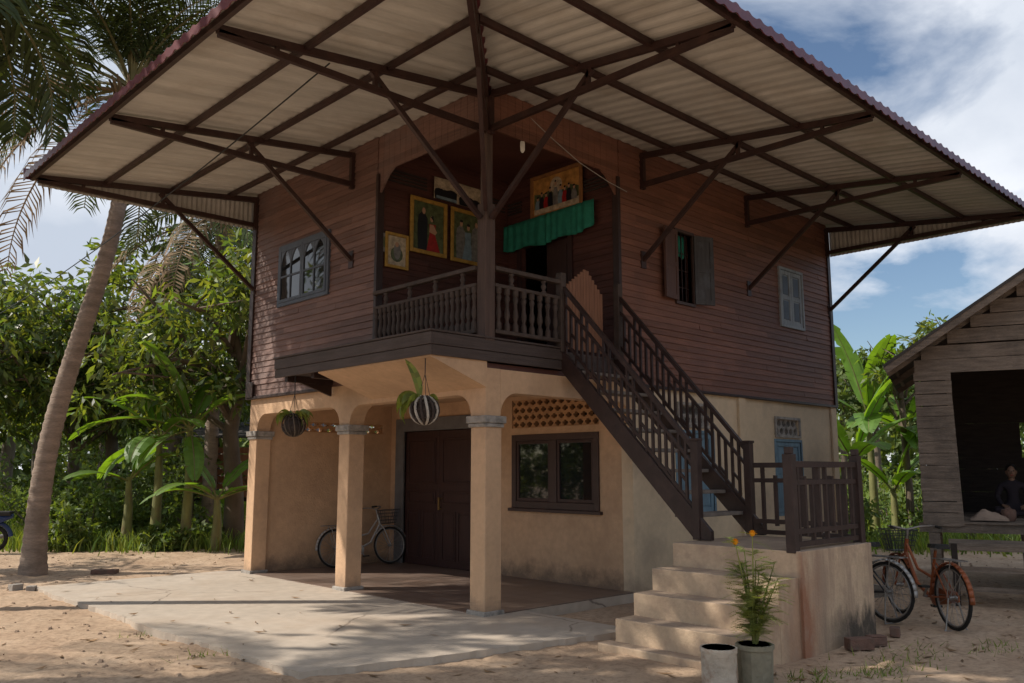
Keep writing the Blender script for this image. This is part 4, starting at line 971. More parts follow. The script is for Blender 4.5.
# ------------------------------------------------------------------ bicycles
def bicycle(name, label, loc, rz, paint, guard, basket=True, rack=True, lean=0.0, sc=1.0, stand=True):
    r = .335; wb = 1.10
    t = thing(name, label, 'bicycle', loc, rz); t.rotation_euler = (lean, 0, rz); t.scale = (sc,)*3
    ring = lambda c, rad, n=28: [(c[0]+rad*math.cos(2*math.pi*k/n), c[1], c[2]+rad*math.sin(2*math.pi*k/n)) for k in range(n)]
    for cx in (0, wb):
        c = (cx, 0, r)
        w = MB().tube(ring(c, r-.018), .019, 8, closed=True).build('wheel', 'tyre', t, smooth=True)
        MB().tube(ring(c, r-.042), .012, 6, closed=True).build('rim', 'chrome', w, smooth=True)
        s = MB()
        for k in range(20):
            a = 2*math.pi*k/20; e = .02 if k % 2 else -.02
            s.tube([(cx+.018*math.cos(a+.9), e, r+.018*math.sin(a+.9)), (cx+(r-.045)*math.cos(a), 0, r+(r-.045)*math.sin(a))], .0024, 4, False)
        s.tube([(cx, -.045, r), (cx, .045, r)], .02, 8); s.build('spokes', 'chrome', w)
        g = MB(); a0, a1 = (.1, 3.2) if cx == 0 else (-.15, 2.5)
        prev = None
        for k in range(17):
            a = a0+(a1-a0)*k/16; row = []
            for y, dr in ((-.03, -.012), (-.015, .004), (.015, .004), (.03, -.012)): row.append((cx+(r+.028+dr)*math.cos(a), y, r+(r+.028+dr)*math.sin(a)))
            if prev:
                for j in range(3): g.poly([prev[j], prev[j+1], row[j+1], row[j]])
            prev = row
        q = g.build('mudguard', guard, t, smooth=True); md = q.modifiers.new('thickness', 'SOLIDIFY'); md.thickness = .003
        MB().tube([(cx+(-.02 if cx == 0 else 0), .05, r), (cx+(r+.02)*math.cos(2.3 if cx == 0 else 1.0)*1.0, .03, r+(r+.02)*math.sin(2.3 if cx == 0 else 1.0))], .004, 5).build('mudguard_stay', 'chrome', t)
    bb = V((.44, 0, .29)); seat_top = V((.27, 0, .80)); head_t = V((.86, 0, .88)); head_b = V((.91, 0, .70))
    f = MB().tube([bb, seat_top], .016, 8).tube([head_b+V((-.01, 0, .02)), V((.70, 0, .40)), bb], .02, 8).tube([head_b.lerp(head_t, .7), V((.66, 0, .56)), V((.37, 0, .50))], .016, 8).tube([head_b, head_t], .021, 8)
    for y in (-.05, .05): f.tube([bb+V((0, y*.6, 0)), (0, y, r)], .010, 6).tube([(.31, y*.4, .66), (0, y, r)], .009, 6)
    f.build('frame', paint, t, smooth=True)
    k = MB()
    for y in (-.05, .05): k.tube([head_b+V((.005, y*.6, 0)), V((.97, y, .62)), V((wb, y, r))], .011, 6)
    k.tube([head_b+V((0, -.03, 0)), head_b+V((0, .03, 0))], .016, 6); k.build('fork', paint, t, smooth=True)
    MB().tube([head_t, V((.83, 0, .99))], .013, 8).tube([(.66, -.27, 1.02), (.76, -.26, 1.03), (.84, -.16, 1.02), (.85, 0, .985), (.84, .16, 1.02), (.76, .26, 1.03), (.66, .27, 1.02)], .011, 7).build('handlebar', 'chrome', t, smooth=True)
    MB().tube([(.60, -.275, 1.015), (.70, -.268, 1.025)], .017, 7).tube([(.60, .275, 1.015), (.70, .268, 1.025)], .017, 7).build('grip', 'black_rubber', t)
    s = MB(); prev = None
    for x, wv, z in ((.10, .06, .865), (.13, .095, .875), (.19, .10, .872), (.27, .06, .865), (.35, .03, .865), (.40, .018, .858)):
        row = [(x, -wv, z-.04), (x, -wv*.7, z), (x, 0, z-.006), (x, wv*.7, z), (x, wv, z-.04)]
        if prev:
            for j in range(4): s.poly([prev[j], row[j], row[j+1], prev[j+1]])
            s.poly([prev[4], row[4], row[0], prev[0]])
        else: s.poly(row)
        prev = row
    s.poly(prev[::-1]); sa = s.build('saddle', 'black_rubber', t, smooth=True)
    MB().tube([seat_top, V((.255, 0, .85))], .012, 7).build('seat_post', 'chrome', t)
    c = MB().tube([(bb.x, -.06, bb.z), (bb.x, .06, bb.z)], .014, 7).tube(ring((bb.x, -.055, bb.z), .085, 18), .006, 5, closed=True).bar((bb.x, -.075, bb.z), (bb.x+.10, -.08, bb.z-.12), .018, .018).bar((bb.x, .075, bb.z), (bb.x-.10, .08, bb.z+.12), .018, .018)
    c.build('crank', 'chrome', t)
    for sx, sy, sz in ((.10, -.12, -.12), (-.10, .12, .12)): MB().box((bb.x+sx-.045, sy-.045, bb.z+sz-.012), (bb.x+sx+.045, sy+.045, bb.z+sz+.012)).build('pedal', 'black_rubber', t)
    cg = []
    for a in np.linspace(-math.pi/2, math.pi/2, 9): cg.append((bb.x+.10*math.cos(a), -.062, bb.z+.10*math.sin(a)))
    cg += [(.02, -.062, r+.055), (-.02, -.062, r+.02), (-.02, -.062, r-.045)]
    MB().prism(cg, (0, .012, 0)).build('chain_guard', guard, t)
    if rack:
        m = MB()
        for y in (-.06, .06): m.tube([(.24, y, .72), (-.22, y, .73), (-.25, y*.6, .73)], .007, 6).tube([(-.10, y, .73), (0, y*1.05, r)], .006, 5)
        for x in (.1, 0, -.1, -.2): m.tube([(x, -.06, .725), (x, .06, .725)], .005, 5)
        m.build('rear_rack', 'chrome', t)
    if basket:
        m = MB(); top = [(.92, -.17, .97), (1.24, -.15, .97), (1.24, .15, .97), (.92, .17, .97)]; bot = [(.96, -.12, .73), (1.17, -.11, .73), (1.17, .11, .73), (.96, .12, .73)]
        L4 = lambda a, b, q: V(a).lerp(V(b), q)
        for q in (0, .25, .5, .75, 1): m.tube([L4(bot[i], top[i], q) for i in range(4)], .006 if q in (0, 1) else .004, 5, closed=True)
        for i in range(4):
            for q in np.linspace(0, 1, 8)[:-1]: m.tube([L4(bot[i], bot[(i+1) % 4], q), L4(top[i], top[(i+1) % 4], q)], .004, 4)
        for q in np.linspace(.15, .85, 5): m.tube([L4(bot[0], bot[1], q), L4(bot[3], bot[2], q)], .004, 4)
        m.poly([V(p)+V((0, 0, .004)) for p in bot])
        m.build('basket', 'dark_paint', t)
    if stand: MB().tube([(.0, -.05, r), (-.02, -.11, .02), (-.03, -.13, .0)], .009, 5).tube([(.0, .05, r), (-.02, .11, .02), (-.03, .13, .0)], .009, 5).tube([(-.03, -.13, .0), (-.03, .13, .0)], .009, 5).build('kickstand', 'chrome', t)
    return t
bicycle('bicycle', 'rusty orange bicycle with a front basket parked near the plank hut', (3.42, -4.02, -.065), R(50), 'orange_paint', 'orange_paint', sc=1.06)
bicycle('bicycle', 'dark bicycle with a silvery mudguard parked behind the front steps', (3.42, -3.30, -.065), R(76), 'dark_paint', 'silver_paint', basket=False, sc=1.04)
bicycle('bicycle', 'old grey bicycle with a basket leaning by the porch wall', (1.44, 5.50, .01), R(-6), 'silver_paint', 'silver_paint', stand=False, lean=R(-6))

# ------------------------------------------------------------------ motorbike at the yard's far left
def motorbike(loc, rz):
    t = thing('motorbike', 'dark blue motorbike parked beyond the palm, mostly out of view', 'motorbike', loc, rz)
    r = .28
    for x in (0, 1.2):
        w = MB().tube([(x+(r-.04)*math.cos(2*math.pi*k/24), 0, r+(r-.04)*math.sin(2*math.pi*k/24)) for k in range(24)], .045, 8, closed=True).build('wheel', 'tyre', t, smooth=True)
        s = MB()
        for k in range(10): s.tube([(x, 0, r), (x+(r-.06)*math.cos(.628*k), 0, r+(r-.06)*math.sin(.628*k))], .005, 4)
        s.tube([(x, -.06, r), (x, .06, r)], .05, 10); s.build('spokes', 'chrome', w)
    b = MB()
    def hull(sec):
        prev = None
        for x, w, z0, z1 in sec:
            row = [(x, -w, z0), (x, -w*1.05, (z0+z1)/2), (x, -w*.6, z1), (x, w*.6, z1), (x, w*1.05, (z0+z1)/2), (x, w, z0)]
            if prev:
                for j in range(6): b.poly([prev[j], prev[(j+1) % 6], row[(j+1) % 6], row[j]])
            else: b.poly(row[::-1])
            prev = row
        b.poly(prev)
    hull([(-.35, .05, .72, .80), (-.1, .12, .60, .78), (.3, .14, .50, .74), (.55, .10, .38, .56), (.8, .09, .40, .62), (1.0, .16, .45, .92), (1.08, .12, .6, 1.0)])
    b.build('body', 'blue_paint', t, smooth=True)
    MB().box((-.32, -.12, .76), (.42, .12, .86)).build('seat', 'black_rubber', t, bevel=.03)
    MB().tube([(1.0, 0, .95), (1.2, -.06, r)], .025, 7).tube([(1.0, 0, .95), (1.2, .06, r)], .025, 7).build('fork', 'chrome', t)
    MB().tube([(.86, -.34, 1.02), (1.0, -.1, 1.05), (1.0, .1, 1.05), (.86, .34, 1.02)], .016, 7).build('handlebar', 'black_rubber', t)
    MB().tube([(.5, -.1, .3), (.0, -.13, .3), (-.3, -.13, .36)], [.025, .04, .045], 8).build('exhaust', 'chrome', t)
    MB().box((.35, -.13, .22), (.7, .13, .46)).build('engine', 'dark_paint', t, bevel=.03)
    MB().ball((1.1, 0, .93), (.05, .09, .09)).build('headlight', 'chrome', t, smooth=True)
    MB().tube([(r*1.2*math.cos(a), 0, r+r*1.2*math.sin(a)) for a in np.linspace(.5, 3.0, 9)], .05, 7).build('mudguard', 'blue_paint', t, smooth=True)

# ------------------------------------------------------------------ vegetation builders
def leaf_cloud(centers, radii, per, L0, L1, wr, droop, seed):
    """leaves as folded rhombs (two triangles as a quad) scattered in clumps; returns verts, faces"""
    g = np.random.default_rng(seed); C_ = np.repeat(np.asarray(centers), per, 0); Rr = np.repeat(np.asarray(radii), per)
    n = len(C_); d = g.normal(size=(n, 3)); d /= np.linalg.norm(d, axis=1)[:, None]
    pos = C_ + d*(Rr*g.random(n)**.45)[:, None]
    ax = d*.7 + g.normal(size=(n, 3))*.5; ax[:, 2] -= droop; ax /= np.linalg.norm(ax, axis=1)[:, None]
    sd2 = np.cross(ax, g.normal(size=(n, 3))); sd2 /= np.linalg.norm(sd2, axis=1)[:, None]
    nr = np.cross(sd2, ax)
    ln = g.uniform(L0, L1, n)[:, None]; w = ln*wr
    a = pos; b = pos+ax*ln*.45+sd2*w+nr*w*.25; c = pos+ax*ln - nr*ln*.12; e = pos+ax*ln*.45-sd2*w+nr*w*.25
    v = np.stack([a, b, c, e], 1).reshape(-1, 3); f = np.arange(n*4).reshape(-1, 4)
    return v, f
def limb_tree(H, crown_r, crown_z, nl, seed, clumps, per, leafL, wr, droop, trunk_r=.16, lean=(0, 0), flat=.75, sub=4):
    """trunk and limb mesh + list of clump centres; returns (MB trunk, verts, faces)"""
    rd = random.Random(seed); m = MB(); top = V((lean[0], lean[1], crown_z))
    pts = [V((0, 0, -.1)), V((lean[0]*.25+rd.uniform(-.1, .1), lean[1]*.25, crown_z*.3)), V((lean[0]*.6, lean[1]*.6+rd.uniform(-.15, .15), crown_z*.65)), top, top+V((rd.uniform(-.3, .3), rd.uniform(-.3, .3), crown_r*.5))]
    m.tube(pts, [trunk_r*1.25, trunk_r, trunk_r*.85, trunk_r*.65, trunk_r*.25], 9)
    cs, rs = [], []
    for k in range(nl):
        az = 2.4*k+rd.uniform(-.5, .5); st = pts[2].lerp(pts[4], rd.uniform(0, .9)); elv = rd.uniform(-.15, 1.1)
        ln = crown_r*rd.uniform(.6, 1.05)
        e = top+V((math.cos(az)*math.cos(elv), math.sin(az)*math.cos(elv), math.sin(elv)*flat))*ln
        mid = st.lerp(e, .5)+V((0, 0, .25))
        m.tube([st, mid, e], [trunk_r*.42, trunk_r*.25, trunk_r*.08], 6)
        for j in range(sub):
            q = rd.uniform(.35, 1.0); p = st.lerp(mid, q*2) if q < .5 else mid.lerp(e, q*2-1)
            e2 = p+V((rd.gauss(0, .5), rd.gauss(0, .5), rd.gauss(.1, .4)))*crown_r*.42
            m.tube([p, e2], [trunk_r*.14, trunk_r*.04], 5)
            for _ in range(clumps):
                c = p.lerp(e2, rd.uniform(.3, 1.1))+V((rd.gauss(0, .3), rd.gauss(0, .3), rd.gauss(0, .25)))*crown_r*.28
                cs.append(tuple(c)); rs.append(rd.uniform(.2, .42)*crown_r*.25+.08)
    v, f = leaf_cloud(cs, rs, per, leafL*.7, leafL*1.2, wr, droop, seed)
    return m, v, f
class Proto: pass
def tree_proto(leafmat, **k):
    p = Proto(); p.m, p.v, p.f = limb_tree(**k); p.leafmat = leafmat; p.src = None; return p
def plant_tree(p, name, label, cat, loc, rz, sc, group):
    t = thing(name, label, cat, loc, rz, group); t.scale = (sc,)*3
    if p.src is None:
        a = p.m.build('trunk', 'bark', t, smooth=True); b = np_mesh('crown', p.v, p.f, p.leafmat, t); p.src = (a, b)
    else:
        for s in p.src: c = s.copy(); COL.objects.link(c); c.parent = t
    return t
# palms
def frond(v_out, f_out, base, az, elv, length, n=46, droop=1.6, leaf=.75, lw=.028, hang=.5, seed=0, rach=None, thin=1.0, torn=0.0):
    rd = np.random.default_rng(seed); p = np.array(base, float); e = elv; h = np.array([math.cos(az), math.sin(az), 0]); s = np.array([-math.sin(az), math.cos(az), 0])
    steps_ = 26; pts = []; dirs = []
    for k in range(steps_+1):
        d = h*math.cos(e)+np.array([0, 0, math.sin(e)]); pts.append(p.copy()); dirs.append(d); p = p+d*length/steps_; e -= droop/steps_*(0.5+1.0*k/steps_); e = max(e, -1.5)
    pts = np.array(pts); dirs = np.array(dirs)
    if rach is not None: rach.tube([tuple(q) for q in pts], list(np.linspace(.035, .008, steps_+1)*thin), 5)
    for k in range(n):
        t = .16+.84*(k+.5)/n; x = t*steps_; i = min(int(x), steps_-1); q = pts[i]*(1-(x-i))+pts[i+1]*(x-i); d = dirs[i]
        L = leaf*(math.sin(math.pi*min(1, (t*.86+.10)))**.55)*rd.uniform(.85, 1.1)
        upn = np.cross(d, s); upn = upn if upn[2] > 0 else -upn
        for sg in (-1, 1):
            if rd.random() < torn: continue
            a = sg*s*rd.uniform(.75, .95)+d*rd.uniform(.45, .75)+upn*rd.uniform(.05, .3); a /= np.linalg.norm(a)
            p1 = q+a*L*.5; a2 = a+np.array([0, 0, -hang*rd.uniform(.7, 1.5)]); a2 /= np.linalg.norm(a2); p2 = p1+a2*L*.5
            w = np.cross(a, upn); w /= (np.linalg.norm(w)+1e-9); w = w*lw*.5
            i0 = len(v_out); v_out += [q-w*.5, q+w*.5, p1+w, p1-w, p2]
            f_out += [(i0, i0+1, i0+2, i0+3), (i0+3, i0+2, i0+4, i0+4)]
def build_fronds(name, v, f, mat_, parent):
    me = bpy.data.meshes.new(name); fs = [q if q[2] != q[3] else q[:3] for q in f]
    me.from_pydata([tuple(x) for x in v], [], fs); me.materials.append(MATS[mat_]); me.update()
    o = bpy.data.objects.new(name, me); COL.objects.link(o); o.parent = parent; return o
def coconut_palm(name, label, loc, top, r0, r1, nf, flen, seed, bend=(0, 0), bend2=(0, 0), avoid=None, dead=(), nuts=True, leaf=.8, azs=None, group=None, lw=.03):
    rd = random.Random(seed); t = thing(name, label, 'palm tree', loc, 0, group); top = V(top)-V(loc)
    pts = []; rads = []
    K = 110
    for k in range(K+1):
        q = k/K; p = V((0, 0, -.15)).lerp(top, q)+V((bend[0], bend[1], 0))*math.sin(math.pi*q)+V((bend2[0], bend2[1], 0))*math.sin(2*math.pi*q); pts.append(p)
        rr = r0+(r1-r0)*min(1, q*1.25)**.8; rr *= 1+.35*math.exp(-q*22)+ (.05 if k % 2 else -.03)+rd.uniform(-.015, .015); rads.append(rr)
    MB().tube(pts, rads, 14).build('trunk', 'palm_bark', t, smooth=True)
    v, f = [], []; rach = MB()
    for k in range(nf):
        q = k/nf; az = 2.399*k+rd.uniform(-.2, .2); elv = 1.35-1.75*q+rd.uniform(-.1, .1); fl = flen*rd.uniform(.85, 1.1); dr_ = 1.5+.5*rd.random()
        if avoid and (az-avoid[0]) % 6.283 < avoid[1]-avoid[0]: elv = max(elv, .95+.3*rd.random()); fl *= .72; dr_ = 1.3      # fronds on the roof side stay up
        frond(v, f, top+V((0, 0, .1)), az, elv, fl, droop=dr_, leaf=leaf, seed=seed*100+k, rach=rach, hang=.45+.5*q, lw=lw)
    for (az, elv, ln, dr) in (azs or ()): frond(v, f, top+V((0, 0, .1)), az, elv, ln, droop=dr, leaf=leaf, seed=seed*100+77+int(az*10), rach=rach, hang=.8, lw=lw)
    build_fronds('crown', v, f, 'palm_leaf', t); rach.build('leaf_stalks', 'rachis', t, smooth=True)
    for k, (az, elv, ln, dr) in enumerate(dead):
        v, f = [], []; r2 = MB(); frond(v, f, top, az, elv, ln, droop=dr, leaf=leaf*.95, seed=seed*50+k, rach=r2, hang=1.8, torn=.12, lw=lw)
        d = build_fronds('dead_frond', v, f, 'dead_leaf', t); r2.build('stalk', 'dead_leaf', d)
    if nuts:
        for k in range(9):
            a = k*2.4; MB().ball((top.x+.3*math.cos(a), top.y+.3*math.sin(a), top.z-.15-.16*(k % 3)), (.11, .11, .14), 9, 6).build('coconut', 'coconut', t, smooth=True)
    sh = MB()
    for k in range(16):
        a = k*2.4; p = top+V((.16*math.cos(a), .16*math.sin(a), -.25)); sh.tube([p, p+V((.22*math.cos(a), .22*math.sin(a), .45))], [.06, .02], 5)
    sh.build('leaf_bases', 'dead_leaf', t)
    return t
# bananas
def banana(name, label, loc, h, leaves, seed, rz=0, group=None, suckers=0):
    rd = random.Random(seed); t = thing(name, label, 'banana plant', loc, rz, group)
    m = MB().tube([(0, 0, -.05), (.03, 0, h*.5), (0, .02, h)], [.13, .10, .06], 10); m.build('stem', 'banana_stem', t, smooth=True)
    v = MB(); rib = MB()
    for (az, elv, ln, wd, dr) in leaves:
        p = V((0, 0, h-.1)); e = elv; hd = V((math.cos(az), math.sin(az), 0)); s = V((-math.sin(az), math.cos(az), 0)); n = 22; pts = []
        for k in range(n+1):
            q = k/n; d = hd*math.cos(e)+V((0, 0, math.sin(e))); up_ = s.cross(d); up_ = up_ if up_.z > 0 else -up_
            w = 0 if q < .14 else wd*(math.sin(math.pi*((q-.14)/.86*.94+.05))**.55)
            pts.append((p.copy(), w, up_.copy())); p = p+d*ln/n; e -= dr/n*(.4+1.2*q)
        rib.tube([a[0] for a in pts], [.022*(1-.8*k/n)+.003 for k in range(n+1)], 5)
        cut = [set(), set()]
        for sg in (0, 1):
            gap = 0; sag = .0
            for k in range(n):
                (p0, w0, u0), (p1, w1, u1) = pts[k], pts[k+1]
                if w0 == 0 and w1 == 0: continue
                if rd.random() < .22: sag = rd.uniform(-.25, .35); gap = rd.uniform(.08, .3)
                else: gap = 0
                S_ = s if sg else -s
                q0 = p0.lerp(p1, gap)
                up0 = u0*(.08-sag*.6)
                tip0 = q0+S_*w0+up0*w0+ (p1-p0)*.5; tip1 = p1+S_*w1+u1*(.08-sag*.6)*w1+(p1-p0)*.5
                m0 = p0+S_*w0*.5+u0*.12*w0; m1 = p1+S_*w1*.5+u1*.12*w1
                v.poly([p0, m0, m1, p1]); v.poly([m0, tip0, tip1, m1])
    v.build('leaves', 'banana_leaf', t, smooth=True); rib.build('leaf_ribs', 'banana_stem', t, smooth=True)
    return t
def bush(name, label, loc, r, h, seed, n=60, per=40, leaf=.14, mat_='bush_leaf', group=None, wr=.24, droop=.1):
    rd = random.Random(seed); cs = []; rs = []; m = MB()
    for k in range(n):
        a = rd.uniform(0, 6.28); q = rd.random()**.5*r; z = h*rd.uniform(.12, 1)*(1-.35*(q/r)**2); cs.append((q*math.cos(a), q*math.sin(a), z)); rs.append(rd.uniform(.15, .35)*r*.5+.05)
        if k < 9: m.tube([(rd.uniform(-.1, .1), rd.uniform(-.1, .1), -.05), (q*.5*math.cos(a), q*.5*math.sin(a), z*.6), cs[-1]], [.022, .014, .006], 5)
    v, f = leaf_cloud(cs, rs, per, leaf*.6, leaf*1.2, wr, droop, seed)
    t = thing(name, label, 'shrub', loc, 0, group); m.build('stems', 'bark', t); np_mesh('foliage', v, f, mat_, t); return t

# pixel-free placement: points measured on the ground along the camera's view
FW2 = V((math.cos(YAW), math.sin(YAW), 0)); RT2 = V((math.sin(YAW), -math.cos(YAW), 0)); CAM2 = V((cam.location.x, cam.location.y, 0))
def at(depth, side, z=0): 
    p = CAM2+FW2*depth+RT2*side; return (p.x, p.y, z)
def sidepx(px, d): return (px-512)/857*d
svc()
motorbike(at(18.6, -11.0, -.02), R(150))
coconut_palm('coconut_palm', 'tall leaning coconut palm with ringed trunk at the left edge of the yard', (-2.46, 8.83, -.05), (*at(15.2, -7.15)[:2], 8.7), .19, .13, 26, 3.9, 3, bend=(0, 0), bend2=(-.14, .13), avoid=(-2.9, -.2),
             dead=[(2.45, .15, 5.2, 2.3), (2.9, .0, 5.0, 1.9), (2.0, -.3, 4.6, 1.4), (5.4, -.6, 3.6, .9), (3.4, -.5, 4.0, 1.0)], leaf=.85, lw=.034)
coconut_palm('coconut_palm', 'coconut palm whose dark fronds hang into the upper left corner', (-5.75, 6.60, -.05), (*at(11.4, -8.1)[:2], 8.9), .17, .13, 50, 3.3, 8, bend=(.1, .1), avoid=(-1.45, .35), leaf=.95, lw=.06)
coconut_palm('coconut_palm', 'shaggy palm with hanging brown fronds rising behind the mango trees', at(23, sidepx(214, 23), -.05), (*at(23, sidepx(212, 23))[:2], 8.6), .2, .15, 24, 3.6, 12,
             dead=[(3.6, -.5, 4.6, .9), (5.4, -.3, 4.8, 1.1), (2.0, -.5, 3.6, .9), (4.6, -.8, 4.2, .6), (.8, -.7, 3.2, .7), (4.0, -.2, 5.0, 1.3), (3.0, -.3, 4.6, 1.2)], nuts=False, leaf=.9, lw=.05)
coconut_palm('coconut_palm', 'palm standing in the open left of the camera side of the yard', (-12.2, 6.4, -.05), (-11.6, 6.8, 9.4), .17, .13, 20, 3.4, 21, leaf=.7, nuts=False)
# broadleaf trees
mA = tree_proto('mango_leaf', H=6, crown_r=2.7, crown_z=2.8, nl=17, seed=5, clumps=4, per=26, leafL=.24, wr=.15, droop=.55, sub=4)
mB = tree_proto('mango_leaf', H=6, crown_r=2.5, crown_z=3.0, nl=16, seed=15, clumps=4, per=25, leafL=.22, wr=.17, droop=.45, sub=4, flat=.95)
mC = tree_proto('bush_leaf', H=6, crown_r=2.2, crown_z=3.6, nl=11, seed=25, clumps=3, per=26, leafL=.20, wr=.2, droop=.25, sub=3, flat=1.1)
far = tree_proto('far_leaf', H=8, crown_r=3.2, crown_z=4.6, nl=12, seed=35, clumps=4, per=22, leafL=.38, wr=.24, droop=.2, sub=3, flat=.95)
G = 'mango trees behind the yard'
for (p, d, px, sc, rz, lab) in [
    (mA, 24.2, -28, 1.55, .3, 'dense dark mango tree reaching in at the left picture edge'),
    (mA, 26.5, 80, 1.2, 2.1, 'mango tree seen just right of the leaning palm trunk'),
    (mB, 25.0, 170, 1.55, 1.0, 'mango tree behind the banana clump'),
    (mB, 20.8, 240, 1.35, 4.0, 'mango tree touching the left end of the house'),
    (mC, 27.0, 118, 1.3, .7, 'light green tree deep between the two mango trees'),
    (mA, 34.0, 10, 1.7, 5.0, 'big mango tree farthest back behind the motorbike')]:
    plant_tree(p, 'mango_tree', lab, 'tree', at(d, sidepx(px, d), -.05), rz, sc, G)
n_far = 0
FL = ['hazy green tree on the far side of the left field, nearest the picture edge', 'far tree showing under the mango crowns at left', 'far tree behind the banana clump', 'far tree beyond the dark timber shed', 'far tree beside the house end on the left',
      'far tree just right of the house wall', 'far tree rising over the banana leaves at right', 'far tree between bananas and hut', 'far tree behind the hut roof', 'far tree seen under the raised hut floor', 'farthest tree at the right edge behind the hut']
FT = [(46, -30, 1.0), (50, 40, .95), (48, 105, 1.05), (52, 165, 1.0), (46, 225, 1.0), (44, 842, 1.08), (40, 875, 1.0), (52, 925, .95), (48, 985, .95), (56, 1035, 1.1), (50, 1080, 1.0)]
for k, (d, px, sc) in enumerate(FT):
    plant_tree(far, 'far_tree', FL[k], 'tree', at(d, sidepx(px, d), -.1), k*1.3, sc, 'far trees at the edge of the field')
# slender tree whose twig tips show over the hut roof
tw = tree_proto('mango_leaf', H=6, crown_r=1.5, crown_z=4.5, nl=12, seed=45, clumps=2, per=20, leafL=.26, wr=.16, droop=.6, sub=2, flat=1.0, trunk_r=.1)
plant_tree(tw, 'mango_tree', 'thin tree with sparse twig tips showing above the hut roof', 'tree', at(21, sidepx(962, 21), -.05), .4, 1.0, None)
plant_tree(tw, 'mango_tree', 'thin tree with sparse twigs left of the hut gable', 'tree', at(22, sidepx(902, 22), -.05), 2.2, .92, None)
# trees left of the view that throw the dappled shade on the yard
shd = tree_proto('mango_leaf', H=6, crown_r=2.4, crown_z=5.2, nl=10, seed=55, clumps=3, per=16, leafL=.26, wr=.18, droop=.4, sub=3)
plant_tree(shd, 'mango_tree', 'very tall open crowned tree outside the view on the left of the yard', 'tree', (-8.7, 3.9, -.05), 0, 2.0, None)
plant_tree(shd, 'mango_tree', 'open crowned tree outside the view beyond the left palms', 'tree', (-6.6, 13.2, -.05), 2, 1.0, None)
for k, (x, y, sc) in enumerate(((-17, 20, 1.25), (-13.5, 24, 1.3), (-21, 16.5, 1.3), (-25, 21, 1.5), (-9, 28, 1.4), (-2, -21, 1.5), (6, -19, 1.4), (-14, -19, 1.5), (-21, -10, 1.5), (13, -15, 1.4), (-24, -1, 1.5), (17, -9, 1.4))):  # unseen trees added to block sky light and darken the window reflections
    plant_tree(mB if k % 2 else mA, 'mango_tree', 'mango tree added outside the view to screen the sky and darken reflections', 'tree', (x, y, -.05), k*1.7, sc, 'mango trees added outside the view')
for k, (x, y) in enumerate(((-15.5, 17.5), (-17.5, 19.0), (-15.8, 20.8), (-17.8, 22.6), (-14.5, 23.5), (-19.5, 17.0))):  # unseen shrubs added so the porch panes reflect dark below the crowns
    bush('shrub', 'tall shrub added outside the view to fill the window reflection', (x, y, -.05), 1.7, 3.2, 90+k, n=40, per=30, leaf=.28, group='shrub row added outside the view')
# bananas, left clump and right clump
BL = lambda sd, n, l0, l1, w0, w1, e0, e1, d0, d1: (random.seed(sd), [(2.399*k+random.uniform(-.4, .4), random.uniform(e0, e1), random.uniform(l0, l1), random.uniform(w0, w1), random.uniform(d0, d1)) for k in range(n)])[1]
# directions: 'left in view' is opposite RT2
aL = math.atan2(-RT2.y, -RT2.x); aR = math.atan2(RT2.y, RT2.x); aC = math.atan2(-FW2.y, -FW2.x)
banana('banana_plant', 'banana plant with a long leaf arching left over the yard edge', at(19.6, sidepx(192, 19.6), -.05), 2.75, [(aL+.15, .35, 2.7, .33, 1.2), (aL-.25, .75, 2.3, .31, 1.3), (aL+.5, .9, 1.9, .30, 1.5), (aR, .9, 2.1, .30, 1.5), (aR+1.2, 1.2, 2.2, .30, .9), (aL+.9, 1.25, 2.3, .30, .7), (aC-.6, -.2, 1.6, .26, 1.1), (aC+.5, -.6, 1.5, .22, .7)], 4, group='banana plants left')
banana('banana_plant', 'banana plant with upright leaves in the middle of the left clump', at(19.9, sidepx(162, 19.9), -.05), 2.55, [(aL+.1, .85, 2.1, .32, 1.0), (aL-.5, 1.25, 2.3, .30, .6), (aR+.2, 1.15, 2.3, .31, .9), (aC, .2, 1.7, .28, 1.5), (aR-.7, .6, 1.9, .28, 1.3), (aL+.6, -.3, 1.5, .24, 1.0), (aL-.2, -.2, 1.8, .27, .9)], 6, group='banana plants left')
banana('banana_plant', 'short banana plant at the left side of the left clump', at(20.2, sidepx(134, 20.2), -.05), 1.6, BL(3, 6, 1.3, 1.8, .17, .22, .3, 1.3, .7, 1.4), 7, group='banana plants left')
banana('banana_plant', 'young banana plant with low spreading leaves right of the left clump', at(19.4, sidepx(222, 19.4), -.05), 1.2, BL(5, 7, 1.4, 2.0, .24, .30, .4, 1.3, .9, 1.5), 8, group='banana plants left')
banana('banana_plant', 'tall banana plant with upright backlit leaves beside the house corner', at(22.5, sidepx(868, 22.5), -.05), 3.1, [(aL+.2, 1.35, 2.69, 0.41, .35), (aC+.2, 1.25, 2.43, 0.43, .5), (aR-.2, 1.2, 2.56, 0.41, .6), (aL-.4, .8, 2.18, 0.38, 1.2), (aR+.3, .7, 2.43, 0.38, 1.3), (aC-.4, .3, 2.18, 0.35, 1.3), (aC+.9, -.1, 2.05, 0.32, 1.2)], 11, group='banana plants right')
banana('banana_plant', 'banana plant with broad leaves seen just left of the hut wall', at(23.5, sidepx(903, 23.5), -.05), 2.9, [(aL, 1.2, 2.43, 0.38, .5), (aC+.5, 1.0, 2.30, 0.41, .8), (aR, .8, 2.30, 0.35, 1.1), (aC-.3, .2, 2.30, 0.38, 1.2), (aL+.5, .5, 2.30, 0.35, 1.3)], 13, group='banana plants right')
